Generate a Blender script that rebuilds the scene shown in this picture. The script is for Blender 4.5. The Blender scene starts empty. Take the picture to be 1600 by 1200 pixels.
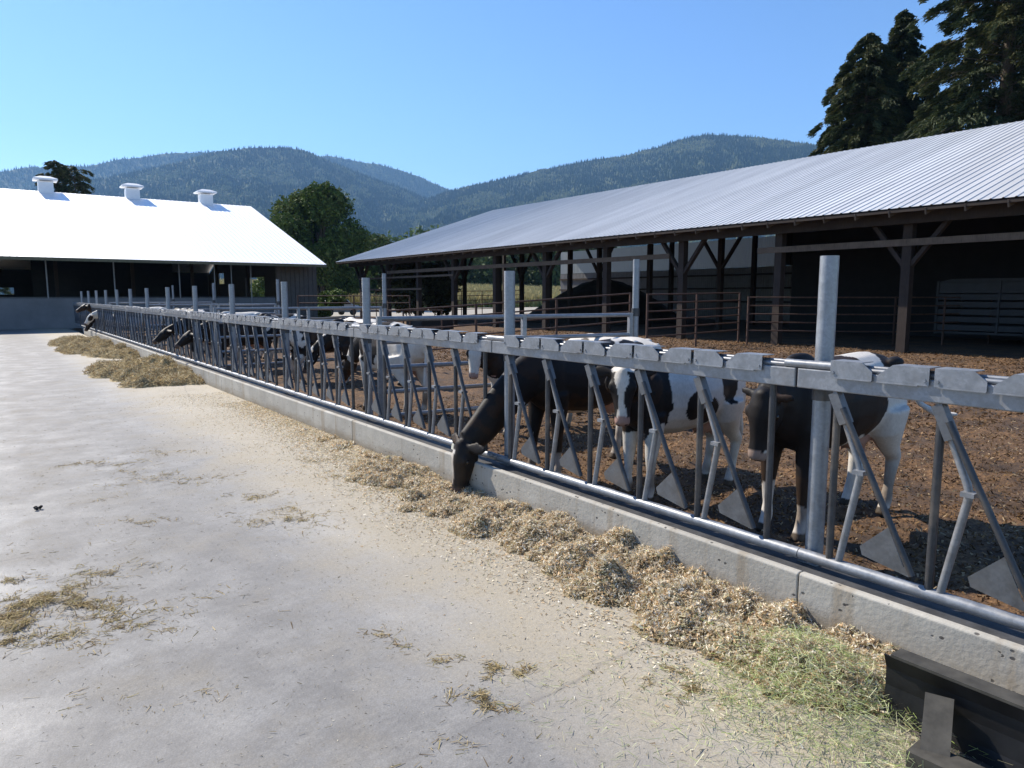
import bpy, bmesh, math, random
import numpy as np
from mathutils import Vector, Matrix, Quaternion, noise as mnoise
C = bpy.context.scene.collection
R = math.radians
rng = np.random.default_rng(7)
random.seed(7)
H = 1.81                                  # eye height

# ---------------------------------------------------------------- camera
FPX, HY, VPX = 1110.0, 462.0, -20.0
PITCH = math.atan((600-HY)/FPX); YAW = math.atan((800-VPX)/(FPX/math.cos(PITCH)))
cam = bpy.data.cameras.new('camera'); camo = bpy.data.objects.new('camera', cam); C.objects.link(camo)
cam.sensor_width = 36.0; cam.lens = FPX/1600*36.0; cam.clip_start = 0.05; cam.clip_end = 40000
camo.location = (0, 0, H); camo.rotation_euler = (R(90)-PITCH, 0, -YAW)
bpy.context.scene.camera = camo

# ---------------------------------------------------------------- sun, sky, exposure
SUN_EL, SUN_AZ = R(42), R(-17)            # azimuth from +Y, negative towards -X
sd = Vector((math.sin(SUN_AZ)*math.cos(SUN_EL), math.cos(SUN_AZ)*math.cos(SUN_EL), math.sin(SUN_EL)))
sl = bpy.data.lights.new('sun', 'SUN'); sl.energy = 5.0; sl.angle = R(0.5); sl.color = (1.0, 0.92, 0.80)
so = bpy.data.objects.new('sun', sl); C.objects.link(so); so.rotation_euler = sd.to_track_quat('Z', 'Y').to_euler()
w = bpy.data.worlds.new("World"); bpy.context.scene.world = w; w.use_nodes = True
wn = w.node_tree; bg = wn.nodes['Background']
sky = wn.nodes.new('ShaderNodeTexSky'); sky.sky_type = 'NISHITA'; sky.sun_disc = False
sky.sun_elevation = SUN_EL; sky.sun_rotation = SUN_AZ; sky.air_density = 1.0; sky.dust_density = 0.1; sky.ozone_density = 5.0
sky.altitude = 100
hs = wn.nodes.new('ShaderNodeHueSaturation'); hs.inputs['Saturation'].default_value = 1.10; hs.inputs['Hue'].default_value = 0.504
wn.links.new(sky.outputs[0], hs.inputs['Color']); wn.links.new(hs.outputs[0], bg.inputs[0]); bg.inputs[1].default_value = 0.118
vs = bpy.context.scene.view_settings
vs.view_transform = 'Standard'; vs.look = 'None'; vs.exposure = 0.72; vs.gamma = 1.0

# ---------------------------------------------------------------- projection helpers (photo pixel -> world)
_F = np.array([math.sin(YAW)*math.cos(PITCH), math.cos(YAW)*math.cos(PITCH), -math.sin(PITCH)])
_R = np.array([math.cos(YAW), -math.sin(YAW), 0.0]); _U = np.cross(_R, _F)
def ray(px, py): return _F*FPX + _R*(px-800) + _U*(600-py)
def at_dist(px, py, dist):                 # point at horizontal range dist along the line of sight
    d = ray(px, py); k = dist/math.hypot(d[0], d[1]); return Vector((d[0]*k, d[1]*k, H+d[2]*k))
def at_z(px, py, Z=0.0):
    d = ray(px, py); k = (Z-H)/d[2]; return Vector((d[0]*k, d[1]*k, Z))
def at_x(px, py, X):
    d = ray(px, py); k = X/d[0]; return Vector((X, d[1]*k, H+d[2]*k))

# ---------------------------------------------------------------- object helpers
def tag(o, label=None, cat=None, group=None, kind=None):
    if label: o['label'] = label
    if cat: o['category'] = cat
    if group: o['group'] = group
    if kind: o['kind'] = kind
    return o
def empty(name, loc=(0,0,0), rz=0):
    o = bpy.data.objects.new(name, None); o.empty_display_size = 0.2; C.objects.link(o)
    o.location = loc; o.rotation_euler = (0,0,rz); return o
def copy_tree(o, parent=None):
    c = o.copy(); C.objects.link(c); c.parent = parent
    for ch in list(o.children): copy_tree(ch, c)
    return c
ORD = ['first','second','third','fourth','fifth','sixth','seventh','eighth','ninth','tenth','eleventh','twelfth','thirteenth','fourteenth','fifteenth','sixteenth']

class MB:
    def __init__(s): s.v=[]; s.f=[]; s.sm=[]
    def add(s, vs_, fs, smooth=False):
        b=len(s.v); s.v += [tuple(v) for v in vs_]
        for f in fs: s.f.append([i+b for i in f]); s.sm.append(smooth)
    def box(s, a, b):
        (x0,y0,z0),(x1,y1,z1)=a,b
        s.add([(x0,y0,z0),(x1,y0,z0),(x1,y1,z0),(x0,y1,z0),(x0,y0,z1),(x1,y0,z1),(x1,y1,z1),(x0,y1,z1)],
              [(0,3,2,1),(4,5,6,7),(0,1,5,4),(1,2,6,5),(2,3,7,6),(3,0,4,7)]); return s
    def bar(s, p, q, wd, ht, up=(0,0,1)):     # rectangular bar between two points
        p=Vector(p); q=Vector(q); d=(q-p).normalized(); u=Vector(up)
        sdv=d.cross(u)
        if sdv.length<1e-4: sdv=d.cross(Vector((1,0,0)))
        sdv.normalize(); u=sdv.cross(d).normalized(); a=sdv*wd/2; b=u*ht/2
        s.add([p-a-b,p+a-b,p+a+b,p-a+b,q-a-b,q+a-b,q+a+b,q-a+b],
              [(0,1,2,3),(7,6,5,4),(0,4,5,1),(1,5,6,2),(2,6,7,3),(3,7,4,0)]); return s
    def tube(s, pts, r, n=10, caps=True):
        pts=[Vector(p) for p in pts]; rs=r if isinstance(r,(list,tuple)) else [r]*len(pts)
        rings=[]; prev=None
        for i,p in enumerate(pts):
            d=(pts[min(i+1,len(pts)-1)]-pts[max(i-1,0)]).normalized()
            if prev is None:
                a=d.orthogonal().normalized()
            else:
                a=(prev-d*prev.dot(d)).normalized()
            prev=a; b=d.cross(a)
            rings.append([p+(a*math.cos(2*math.pi*k/n)+b*math.sin(2*math.pi*k/n))*rs[i] for k in range(n)])
        vv=[v for r_ in rings for v in r_]; ff=[]
        for i in range(len(pts)-1):
            for k in range(n): ff.append((i*n+k,i*n+(k+1)%n,(i+1)*n+(k+1)%n,(i+1)*n+k))
        s.add(vv,ff,True)
        if caps: s.add(rings[0],[tuple(range(n))[::-1]]); s.add(rings[-1],[tuple(range(n))])
        return s
    def prism(s, poly, ax, d0, d1):           # poly in the two axes other than ax
        def mk(u,v,d): return (d,u,v) if ax=='x' else ((u,d,v) if ax=='y' else (u,v,d))
        n=len(poly)
        s.add([mk(u,v,d0) for u,v in poly]+[mk(u,v,d1) for u,v in poly],
              [tuple(range(n)),tuple(range(n,2*n))[::-1]]+[(i,i+n,(i+1)%n+n,(i+1)%n) for i in range(n)]); return s
    def build(s, name, mat, parent=None, loc=None):
        m=bpy.data.meshes.new(name); m.from_pydata(s.v,[],s.f); m.polygons.foreach_set('use_smooth', s.sm)
        m.update(); bm=bmesh.new(); bm.from_mesh(m); bmesh.ops.recalc_face_normals(bm, faces=bm.faces); bm.to_mesh(m); bm.free()
        m.materials.append(mat); o=bpy.data.objects.new(name,m); C.objects.link(o)
        if parent: o.parent=parent
        if loc: o.location=loc
        return o
def np_mesh(name, V, F, mat, col=None, smooth=False, parent=None):
    """V (n,3), F (m,k) ; col (n,3) optional point colours"""
    m=bpy.data.meshes.new(name); V=np.asarray(V,np.float32); F=np.asarray(F,np.int32); k=F.shape[1]
    m.vertices.add(len(V)); m.vertices.foreach_set('co',V.ravel())
    m.loops.add(F.size); m.loops.foreach_set('vertex_index',F.ravel())
    m.polygons.add(len(F)); m.polygons.foreach_set('loop_start',np.arange(0,F.size,k,dtype=np.int32))
    m.polygons.foreach_set('loop_total',np.full(len(F),k,dtype=np.int32))
    m.polygons.foreach_set('use_smooth',np.full(len(F),smooth,dtype=bool))
    m.update(calc_edges=True); m.validate()
    if col is not None:
        a=m.color_attributes.new('Col','FLOAT_COLOR','POINT'); c=np.ones((len(V),4),np.float32); c[:,:3]=col; a.data.foreach_set('color',c.ravel())
    m.materials.append(mat); o=bpy.data.objects.new(name,m); C.objects.link(o)
    if parent: o.parent=parent
    return o
def grid_mesh(name, X, Y, Z, mat, smooth=True, col=None):
    ny,nx=X.shape; V=np.stack([X.ravel(),Y.ravel(),Z.ravel()],1)
    i=np.arange(ny*nx).reshape(ny,nx); F=np.stack([i[:-1,:-1].ravel(),i[:-1,1:].ravel(),i[1:,1:].ravel(),i[1:,:-1].ravel()],1)
    return np_mesh(name,V,F,mat,col,smooth)
def cards(P, D, S, L, W):                     # quads centred at P, along D, side S, half sizes
    D=D*L[:,None]; S=S*W[:,None]
    V=np.stack([P-D-S,P+D-S*0.6,P+D+S*0.6,P-D+S],1).reshape(-1,3)
    F=np.arange(len(P)*4).reshape(-1,4); return V,F
def unit(a): return a/np.maximum(np.linalg.norm(a,axis=1,keepdims=True),1e-9)
def vnoise(x, y, seed=0, octs=3, sc=1.0):     # smooth value noise on arrays
    out=np.zeros_like(x,dtype=float); amp=1.0; tot=0
    for o in range(octs):
        r=np.random.default_rng(seed*31+o); T=r.random((256,256))
        xs=x*sc; ys=y*sc; xi=np.floor(xs).astype(int); yi=np.floor(ys).astype(int); fx=xs-xi; fy=ys-yi
        fx=fx*fx*(3-2*fx); fy=fy*fy*(3-2*fy)
        a=T[yi%256,xi%256]; b=T[yi%256,(xi+1)%256]; c=T[(yi+1)%256,xi%256]; d=T[(yi+1)%256,(xi+1)%256]
        out+=amp*((a*(1-fx)+b*fx)*(1-fy)+(c*(1-fx)+d*fx)*fy); tot+=amp; amp*=0.5; sc*=2.03
    return out/tot

# ---------------------------------------------------------------- materials
class NT:
    def __init__(s,name):
        s.m=bpy.data.materials.new(name); s.m.use_nodes=True; s.t=s.m.node_tree; s.b=s.t.nodes['Principled BSDF']; s.tc=None
    def n(s,typ,**kw):
        x=s.t.nodes.new(typ)
        for k,v in kw.items():
            if k in x.inputs: x.inputs[k].default_value=v
            else: setattr(x,k,v)
        return x
    def l(s,a,b): s.t.links.new(a,b)
    def co(s,scale=(1,1,1),which='Object'):
        if s.tc is None: s.tc=s.n('ShaderNodeTexCoord')
        mp=s.n('ShaderNodeMapping'); mp.inputs['Scale'].default_value=scale; s.l(s.tc.outputs[which],mp.inputs[0]); return mp.outputs[0]
    def noise(s,scale,detail=4,rough=0.55,stretch=(1,1,1)):
        x=s.n('ShaderNodeTexNoise'); x.inputs['Scale'].default_value=scale; x.inputs['Detail'].default_value=detail; x.inputs['Roughness'].default_value=rough
        s.l(s.co(stretch),x.inputs['Vector']); return x.outputs['Fac']
    def ramp(s,fac,stops):
        r=s.n('ShaderNodeValToRGB'); e=r.color_ramp.elements
        while len(e)<len(stops): e.new(0.5)
        for i,(p,c) in enumerate(stops):
            e[i].position=p; c=(c,c,c) if isinstance(c,(int,float)) else c; e[i].color=(*c,1)
        s.l(fac,r.inputs[0]); return r.outputs[0]
    def mix(s,fac,a,b,mode='MIX'):
        x=s.n('ShaderNodeMix',data_type='RGBA',blend_type=mode)
        for k,v in ((0,fac),(6,a),(7,b)):
            if isinstance(v,(int,float)): x.inputs[k].default_value=v
            elif isinstance(v,tuple): x.inputs[k].default_value=(*v,1)
            else: s.l(v,x.inputs[k])
        return x.outputs[2]
    def bump(s,h,strength=0.3,dist=0.01):
        x=s.n('ShaderNodeBump'); x.inputs['Strength'].default_value=strength; x.inputs['Distance'].default_value=dist
        s.l(h,x.inputs['Height']); s.l(x.outputs[0],s.b.inputs['Normal'])
    def set(s,color=None,rough=None,metal=None,**kw):
        for k,v in (('Base Color',color),('Roughness',rough),('Metallic',metal)):
            if v is None: continue
            if isinstance(v,tuple): s.b.inputs[k].default_value=(*v,1)
            elif isinstance(v,(int,float)): s.b.inputs[k].default_value=v
            else: s.l(v,s.b.inputs[k])
        return s
def simple(name,col,rough=0.7,metal=0.0,var=0.25,scale=6,bump=0.0,stretch=(1,1,1)):
    t=NT(name); f=t.noise(scale,5,0.6,stretch)
    lo=tuple(c*(1-var) for c in col); hi=tuple(min(1,c*(1+var)) for c in col)
    t.set(t.ramp(f,[(0.3,lo),(0.7,hi)]),rough,metal)
    if bump: t.bump(f,bump,0.01)
    return t.m
def vcol(name,rough=0.85,var=0.15,scale=40,trans=0.0,bump=0.0):
    t=NT(name); a=t.n('ShaderNodeVertexColor',layer_name='Col'); f=t.noise(scale,3)
    c=t.mix(1.0,a.outputs[0],t.ramp(f,[(0.3,1-var),(0.7,1+0*var)]),'MULTIPLY'); t.set(c,rough)
    t.b.inputs['Specular IOR Level'].default_value=0.25
    if bump: t.bump(f,bump,0.01)
    if trans:
        tr=t.n('ShaderNodeBsdfTranslucent'); t.l(c,tr.inputs[0]); mx=t.n('ShaderNodeMixShader'); mx.inputs[0].default_value=trans
        t.l(t.b.outputs[0],mx.inputs[1]); t.l(tr.outputs[0],mx.inputs[2]); t.l(mx.outputs[0],t.t.nodes['Material Output'].inputs[0])
    return t.m

def mat_floor():
    t=NT('worn_concrete'); big=t.noise(0.35,6,0.6); mid=t.noise(1.6,6,0.65); fine=t.noise(60,3,0.7); st=t.noise(1.1,5,0.6,(1,0.25,1))
    base=t.ramp(big,[(0.30,(0.265,0.252,0.232)),(0.50,(0.37,0.354,0.328)),(0.72,(0.48,0.462,0.432))])
    base=t.mix(t.ramp(mid,[(0.42,0.0),(0.62,0.55)]),base,(0.20,0.20,0.20))
    base=t.mix(t.ramp(st,[(0.52,0.0),(0.66,0.45)]),base,(0.50,0.50,0.495))
    base=t.mix(t.ramp(t.noise(7,5,0.7),[(0.55,0.0),(0.8,0.5)]),base,(0.24,0.235,0.225))
    sp0=t.n('ShaderNodeSeparateXYZ'); t.l(t.co(),sp0.inputs[0])
    wob=t.n('ShaderNodeMath',operation='MULTIPLY_ADD'); t.l(t.noise(0.8,3),wob.inputs[0]); wob.inputs[1].default_value=1.6; t.l(sp0.outputs[0],wob.inputs[2])
    trk=t.ramp(wob.outputs[0],[(0.0,0.0),(0.5,0.0),(1.0,0.0)]); mr0=t.n('ShaderNodeMapRange'); mr0.inputs[1].default_value=0.2; mr0.inputs[2].default_value=3.2; t.l(wob.outputs[0],mr0.inputs[0])
    trk=t.ramp(mr0.outputs[0],[(0.0,0.0),(0.3,0.95),(0.6,0.95),(1.0,0.0)])
    trk=t.mix(1.0,trk,t.ramp(t.noise(2.4,6,0.7),[(0.30,0.35),(0.6,1.0)]),'MULTIPLY')
    base=t.mix(trk,base,(0.175,0.168,0.158))
    base=t.mix(t.ramp(t.noise(18,4,0.75,(1,0.35,1)),[(0.5,0.0),(0.75,0.35)]),base,(0.17,0.165,0.155))
    # feed dust lying along the curb: depends on x (distance from the wall)
    sep=t.n('ShaderNodeSeparateXYZ'); t.l(t.co(),sep.inputs[0])
    mr=t.n('ShaderNodeMapRange'); mr.inputs[1].default_value=1.5; mr.inputs[2].default_value=3.3; t.l(sep.outputs[0],mr.inputs[0])
    ad=t.n('ShaderNodeMath',operation='ADD'); t.l(mr.outputs[0],ad.inputs[0]); t.l(mid,ad.inputs[1])
    dm=t.ramp(ad.outputs[0],[(0.5,0.0),(1.15,0.8)])
    dm2=t.mix(0.35,dm,t.ramp(fine,[(0.4,0.0),(0.6,1.0)]),'MULTIPLY')
    base=t.mix(dm2,base,(0.46,0.39,0.27))
    cr=t.n('ShaderNodeTexVoronoi',feature='DISTANCE_TO_EDGE'); cr.inputs['Scale'].default_value=0.33
    wv=t.n('ShaderNodeMix',data_type='RGBA'); wv.inputs[0].default_value=0.12
    nz=t.n('ShaderNodeTexNoise'); nz.inputs['Scale'].default_value=2.0; nz.inputs['Detail'].default_value=6; t.l(t.co(),nz.inputs[0]); t.l(t.co(),wv.inputs[6]); t.l(nz.outputs['Color'],wv.inputs[7]); t.l(wv.outputs[2],cr.inputs['Vector'])
    base=t.mix(t.ramp(cr.outputs['Distance'],[(0.0,0.45),(0.0035,0.0)]),base,(0.15,0.14,0.13))
    sp=t.n('ShaderNodeTexVoronoi'); sp.inputs['Scale'].default_value=26; t.l(t.co(),sp.inputs['Vector'])
    base=t.mix(t.ramp(sp.outputs['Distance'],[(0.0,0.8),(0.09,0.0)]),base,(0.2,0.17,0.12))
    base=t.mix(0.55,base,t.ramp(t.noise(130,3,0.8),[(0.3,0.5),(0.68,1.15)]),'MULTIPLY'); base=t.mix(0.45,base,t.ramp(t.noise(38,4,0.8),[(0.3,0.6),(0.7,1.15)]),'MULTIPLY')
    base=t.mix(t.ramp(t.noise(5,6,0.8,(1,0.12,1)),[(0.62,0.0),(0.72,0.3)]),base,(0.14,0.135,0.13))
    t.set(base,t.ramp(mid,[(0.3,0.6),(0.7,0.85)])); t.bump(t.mix(0.5,fine,t.noise(14,5,0.7)),0.45,0.008); return t.m
def mat_wall():
    t=NT('cast_concrete'); a=t.noise(2.2,6,0.6); b=t.noise(30,4,0.6); d=t.noise(5,5,0.7,(1,0.6,3))
    c=t.ramp(a,[(0.3,(0.32,0.30,0.26)),(0.7,(0.47,0.445,0.39))])
    sep=t.n('ShaderNodeSeparateXYZ'); t.l(t.co(),sep.inputs[0])
    mr=t.n('ShaderNodeMapRange'); mr.inputs[1].default_value=0.0; mr.inputs[2].default_value=0.30; t.l(sep.outputs[2],mr.inputs[0])
    ad=t.n('ShaderNodeMath',operation='ADD'); t.l(mr.outputs[0],ad.inputs[0]); t.l(d,ad.inputs[1])
    c=t.mix(t.ramp(ad.outputs[0],[(0.5,0.85),(0.95,0.0)]),c,(0.22,0.18,0.125))
    # vertical rusty runs
    v=t.noise(1.0,2,0.4,(1,7,0.6)); c=t.mix(t.ramp(v,[(0.60,0.0),(0.70,0.5)]),c,(0.25,0.19,0.12))
    p=t.n('ShaderNodeTexVoronoi'); p.inputs['Scale'].default_value=22; p.inputs['Randomness'].default_value=1; t.l(t.co((1,0.7,1)),p.inputs['Vector'])
    pk=t.n('ShaderNodeMath',operation='GREATER_THAN'); t.l(t.noise(9,2),pk.inputs[0]); pk.inputs[1].default_value=0.52
    pit=t.mix(1.0,t.ramp(p.outputs['Distance'],[(0.0,1.0),(0.14,0.9),(0.2,0.0)]),pk.outputs[0],'MULTIPLY')
    c=t.mix(pit,c,(0.07,0.065,0.06))
    t.set(c,0.85); t.bump(t.mix(0.5,b,pit,'SUBTRACT'),0.4,0.01); return t.m
def mat_galv(name='galvanised_steel',base=(0.25,0.262,0.28),dirt=0.35):
    t=NT(name); a=t.noise(14,4,0.6); b=t.noise(3.2,5,0.65); s=t.n('ShaderNodeTexVoronoi'); s.inputs['Scale'].default_value=70; t.l(t.co(),s.inputs['Vector'])
    c=t.mix(t.ramp(s.outputs['Color'],[(0.2,0.0),(0.8,0.35)]),base,tuple(min(1,x*1.5) for x in base))
    c=t.mix(t.ramp(a,[(0.35,0.5),(0.6,0.0)]),c,tuple(x*0.62 for x in base))
    c=t.mix(t.ramp(b,[(0.5,0.0),(0.72,dirt)]),c,(0.20,0.17,0.14))
    t.set(c,t.ramp(a,[(0.3,0.34),(0.7,0.6)]),0.45); t.bump(a,0.12,0.003); return t.m
def mat_soil():
    t=NT('pen_soil'); a=t.noise(1.1,6,0.65); b=t.noise(22,5,0.7); c0=t.noise(70,3,0.6)
    c=t.ramp(b,[(0.32,(0.04,0.020,0.009)),(0.5,(0.12,0.063,0.026)),(0.68,(0.25,0.14,0.06))])
    c=t.mix(t.ramp(a,[(0.38,0.85),(0.58,0.0)]),c,(0.045,0.028,0.018))
    t.set(c,0.95); t.bump(t.mix(0.5,b,c0),0.8,0.03); return t.m
def mat_roof(name,base,metal,rough,streak=0.25):
    t=NT(name); a=t.noise(0.9,4,0.5,(0.12,1.1,0.12)); b=t.noise(5,5,0.6)
    c=t.mix(t.ramp(a,[(0.35,streak),(0.65,0.0)]),base,tuple(x*0.6 for x in base))
    c=t.mix(t.ramp(b,[(0.5,0.0),(0.8,0.18)]),c,tuple(x*0.55 for x in base))
    t.set(c,rough,metal); return t.m
def mat_wood(name,col,var=0.45):
    t=NT(name); a=t.noise(3,6,0.6,(1,1,1)); g=t.noise(12,5,0.7,(3,3,0.25))
    lo=tuple(c*(1-var) for c in col); hi=tuple(min(1,c*(1+var)) for c in col)
    c=t.mix(0.5,t.ramp(a,[(0.3,lo),(0.7,hi)]),t.ramp(g,[(0.3,lo),(0.7,hi)])); t.set(c,0.85); t.bump(g,0.3,0.01); return t.m
def mat_cow():
    t=NT('cow_hide'); a=t.n('ShaderNodeVertexColor',layer_name='Col'); f=t.noise(55,4,0.7,(1,1,0.5)); g=t.noise(6,4,0.6)
    c=t.mix(1.0,a.outputs[0],t.ramp(f,[(0.3,0.8),(0.7,1.0)]),'MULTIPLY'); c=t.mix(t.ramp(g,[(0.5,0.0),(0.8,0.18)]),c,(0.05,0.03,0.018))
    t.set(c,0.58); t.b.inputs['Specular IOR Level'].default_value=0.2; t.bump(f,0.25,0.006); return t.m
def mat_forest():
    t=NT('conifer_forest'); a=t.n('ShaderNodeVertexColor',layer_name='Col'); t.set(a.outputs[0],0.9); t.b.inputs['Specular IOR Level'].default_value=0.1; return t.m
M=dict(floor=mat_floor(),wall=mat_wall(),galv=mat_galv(),galv2=mat_galv('galvanised_post',(0.26,0.28,0.305),0.2),galvmid=mat_galv('scuffed_tube',(0.14,0.146,0.155),0.5),galvdark=mat_galv('worn_galvanised_tube',(0.06,0.062,0.068),0.6),
  soil=mat_soil(),roofR=mat_roof('galvalume_roof',(0.64,0.64,0.635),0.10,0.42,0.5),roofL=mat_roof('white_roof',(0.88,0.88,0.88),0.5,0.5,0.03),
  wood=mat_wood('barn_timber',(0.036,0.024,0.018)),woodl=mat_wood('weathered_board',(0.13,0.095,0.068)),brown=simple('brown_siding',(0.10,0.088,0.078),0.7,0,0.15,4),
  dark=simple('dark_interior',(0.016,0.015,0.015),0.9,0,0.2,2),curb_shade=simple('painted_shade',(0.055,0.055,0.058),0.6,0,0.4,9,0.3),
  rust=simple('rusty_pipe',(0.10,0.055,0.038),0.75,0.2,0.4,12),cladding=simple('grey_cladding',(0.22,0.22,0.225),0.6,0.1,0.15,2),
  steel=simple('black_steel',(0.014,0.014,0.015),0.55,0.3,0.6,7,0.2),rubber=simple('black_rubber',(0.02,0.02,0.02),0.7,0,0.2,8),
  cow=mat_cow(),leaf=vcol('leaf',0.75,0.3,3,0.15),needle=vcol('needles',0.7,0.3,2,0.2),bark=simple('bark',(0.09,0.07,0.05),0.9,0,0.35,8,0.4),
  chips=vcol('feed_chips',0.85,0.06,80,0.3),feed=None,forest=mat_forest(),
  grass=simple('grass_ground',(0.10,0.13,0.035),0.9,0,0.35,0.6),gravel=simple('gravel_yard',(0.33,0.30,0.25),0.9,0,0.2,3,0.2),
  conc2=simple('pale_concrete_wall',(0.18,0.18,0.185),0.85,0,0.15,1.2,0.1),white=simple('white_paint',(0.75,0.76,0.78),0.5,0,0.04,3),
  eye=simple('eye',(0.012,0.008,0.006),0.08,0,0.1),paint=simple('car_paint',(0.30,0.32,0.35),0.35,0.4,0.05),glass=simple('dark_glass',(0.02,0.025,0.03),0.1),
  alu=simple('trailer_aluminium',(0.045,0.047,0.05),0.7,0.1,0.15,3),tag_=simple('tag_plastic',(0.62,0.60,0.48),0.5,0,0.05))
def mat_feedbase():
    t=NT('feed_base'); b=t.noise(45,5,0.75); a=t.noise(3,4,0.6)
    c=t.ramp(b,[(0.3,(0.13,0.09,0.045)),(0.5,(0.40,0.31,0.17)),(0.7,(0.62,0.52,0.34))])
    c=t.mix(t.ramp(a,[(0.4,0.5),(0.65,0.0)]),c,(0.16,0.12,0.045)); t.set(c,0.9); t.bump(b,1.0,0.03); return t.m
M['feed']=mat_feedbase()
t=NT('skylight_panel'); t.set((0.35,0.37,0.35),0.5); tr=t.n('ShaderNodeBsdfTranslucent'); tr.inputs[0].default_value=(0.62,0.64,0.60,1)
mx=t.n('ShaderNodeMixShader'); mx.inputs[0].default_value=0.4; t.l(t.b.outputs[0],mx.inputs[1]); t.l(tr.outputs[0],mx.inputs[2]); t.l(mx.outputs[0],t.t.nodes['Material Output'].inputs[0]); M['trans']=t.m

# ================================================================ SETTING
def sheet(name,x0,x1,y0,y1,z,mat,n=1):
    xs=np.linspace(x0,x1,n+1); ys=np.linspace(y0,y1,n+1); X,Y=np.meshgrid(xs,ys); return tag(grid_mesh(name,X,Y,np.full_like(X,z),mat),kind='structure')
sheet('ground',-6000,6000,-1500,8000,-0.12,M['grass'])
sheet('yard',-60,75,-30,96,-0.09,M['gravel']); 
sheet('road',17.9,23,46.9,120,-0.03,M['gravel'])
fl=sheet('feed_alley',-28,3.52,-6,47,0.0,M['floor'],2)

# pen soil with real relief
xs=np.concatenate([np.arange(3.78,9,0.05),np.arange(9,24,0.12),np.arange(24,52,0.7)]); ys=np.concatenate([np.arange(-3,10,0.05),np.arange(10,24,0.12),np.arange(24,58,0.5)])
X,Y=np.meshgrid(xs,ys)
def soil_h(X,Y): return 0.0+0.06*(vnoise(X,Y,3,3,0.9)-0.5)+0.06*(vnoise(X,Y,4,3,5.0)-0.5)+0.045*(vnoise(X,Y,8,1,9.5)-0.5)
tag(grid_mesh('pen_ground',X,Y,soil_h(X,Y),M['soil']),kind='structure')
# wood chips / dung crumbs on the soil
def crumbs(name,n,box,hf,pal,size,mat,elong=1.6,dens=None,lift=0.0,tilt=0.9,seed=1):
    r=np.random.default_rng(seed); (x0,x1,y0,y1)=box
    x=r.uniform(x0,x1,n); y=r.uniform(y0,y1,n)
    if dens is not None:
        k=r.random(n)<dens(x,y); x,y=x[k],y[k]; n=len(x)
    z=hf(x,y)+lift*r.random(n)
    D=r.normal(size=(n,3)); D[:,2]*=tilt; D=unit(D); S=unit(np.cross(D,r.normal(size=(n,3))))
    L=r.uniform(size[0],size[1],n)*elong; W=r.uniform(size[0],size[1],n)*0.6
    V,F=cards(np.stack([x,y,z+L*0.25],1),D,S,L,W)
    pal=np.array(pal); c=pal[r.integers(0,len(pal),n)]*r.uniform(0.6,1.25,(n,1)); c=np.repeat(c,4,0)
    return V,F,c
V,F,c=crumbs('x',130000,(3.8,12,-1,11),soil_h,[(0.20,0.115,0.05),(0.12,0.065,0.028),(0.30,0.185,0.085),(0.08,0.042,0.02),(0.45,0.34,0.21),(0.16,0.09,0.04)],(0.005,0.016),M['chips'],1.5,lambda x,y:1/(1+0.02*(x*x+y*y)))
V2,F2,c2=crumbs('x',30000,(9,24,4,30),soil_h,[(0.20,0.115,0.055),(0.12,0.065,0.03),(0.30,0.19,0.10)],(0.015,0.035),M['chips'],1.4,seed=2)
tag(np_mesh('bedding_crumbs',np.vstack([V,V2]),np.vstack([F,F2+len(V)]),M['chips'],np.vstack([c,c2])),kind='stuff')

# ---- mountains
def mountain(name,prof,R0,R1,R2,seed,amp,mat,nrad=90,nx=420):
    px=np.linspace(prof[0][0],prof[-1][0],nx); py=np.interp(px,[p[0] for p in prof],[p[1] for p in prof])
    py=py+1.2*(vnoise(px,px*0,seed,4,0.03)-0.5)*4
    az=np.array([math.atan2(*ray(p,462)[:2]) for p in px]); 
    tanel=np.array([ray(p,q)[2]/math.hypot(*ray(p,q)[:2]) for p,q in zip(px,py)])
    rr=np.concatenate([np.linspace(R0,R1,nrad),np.linspace(R1,R2,12)[1:]])
    A,RR=np.meshgrid(az,rr); T=np.clip((RR-R0)/(R1-R0),0,1); crest=tanel*R1+H
    Z=crest[None,:]*(0.25*T+0.75*T**1.5); back=np.clip((RR-R1)/(R2-R1),0,1); Z=np.where(back>0,crest[None,:]*(1-0.5*back),Z)
    Z+=amp*np.sin(np.pi*T)*(1-back)*(1-np.abs(2*vnoise(A*9,RR/ (R1-R0)*1.3,seed+5,4,2.2)-1)*2.0)*0.5
    Z=np.maximum(Z,-5); X=RR*np.sin(A); Y=RR*np.cos(A)
    colr=np.array([0.035,0.05,0.022])*np.ones((X.size,1)); n1=vnoise(X.ravel()/90,Y.ravel()/90,seed,3,1.0)[:,None]
    colr=np.where(n1>0.62,np.array([[0.09,0.10,0.04]]),colr)
    o=grid_mesh(name,X,Y,Z,mat,True,colr); tag(o,kind='structure'); return X,Y,Z
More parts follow.
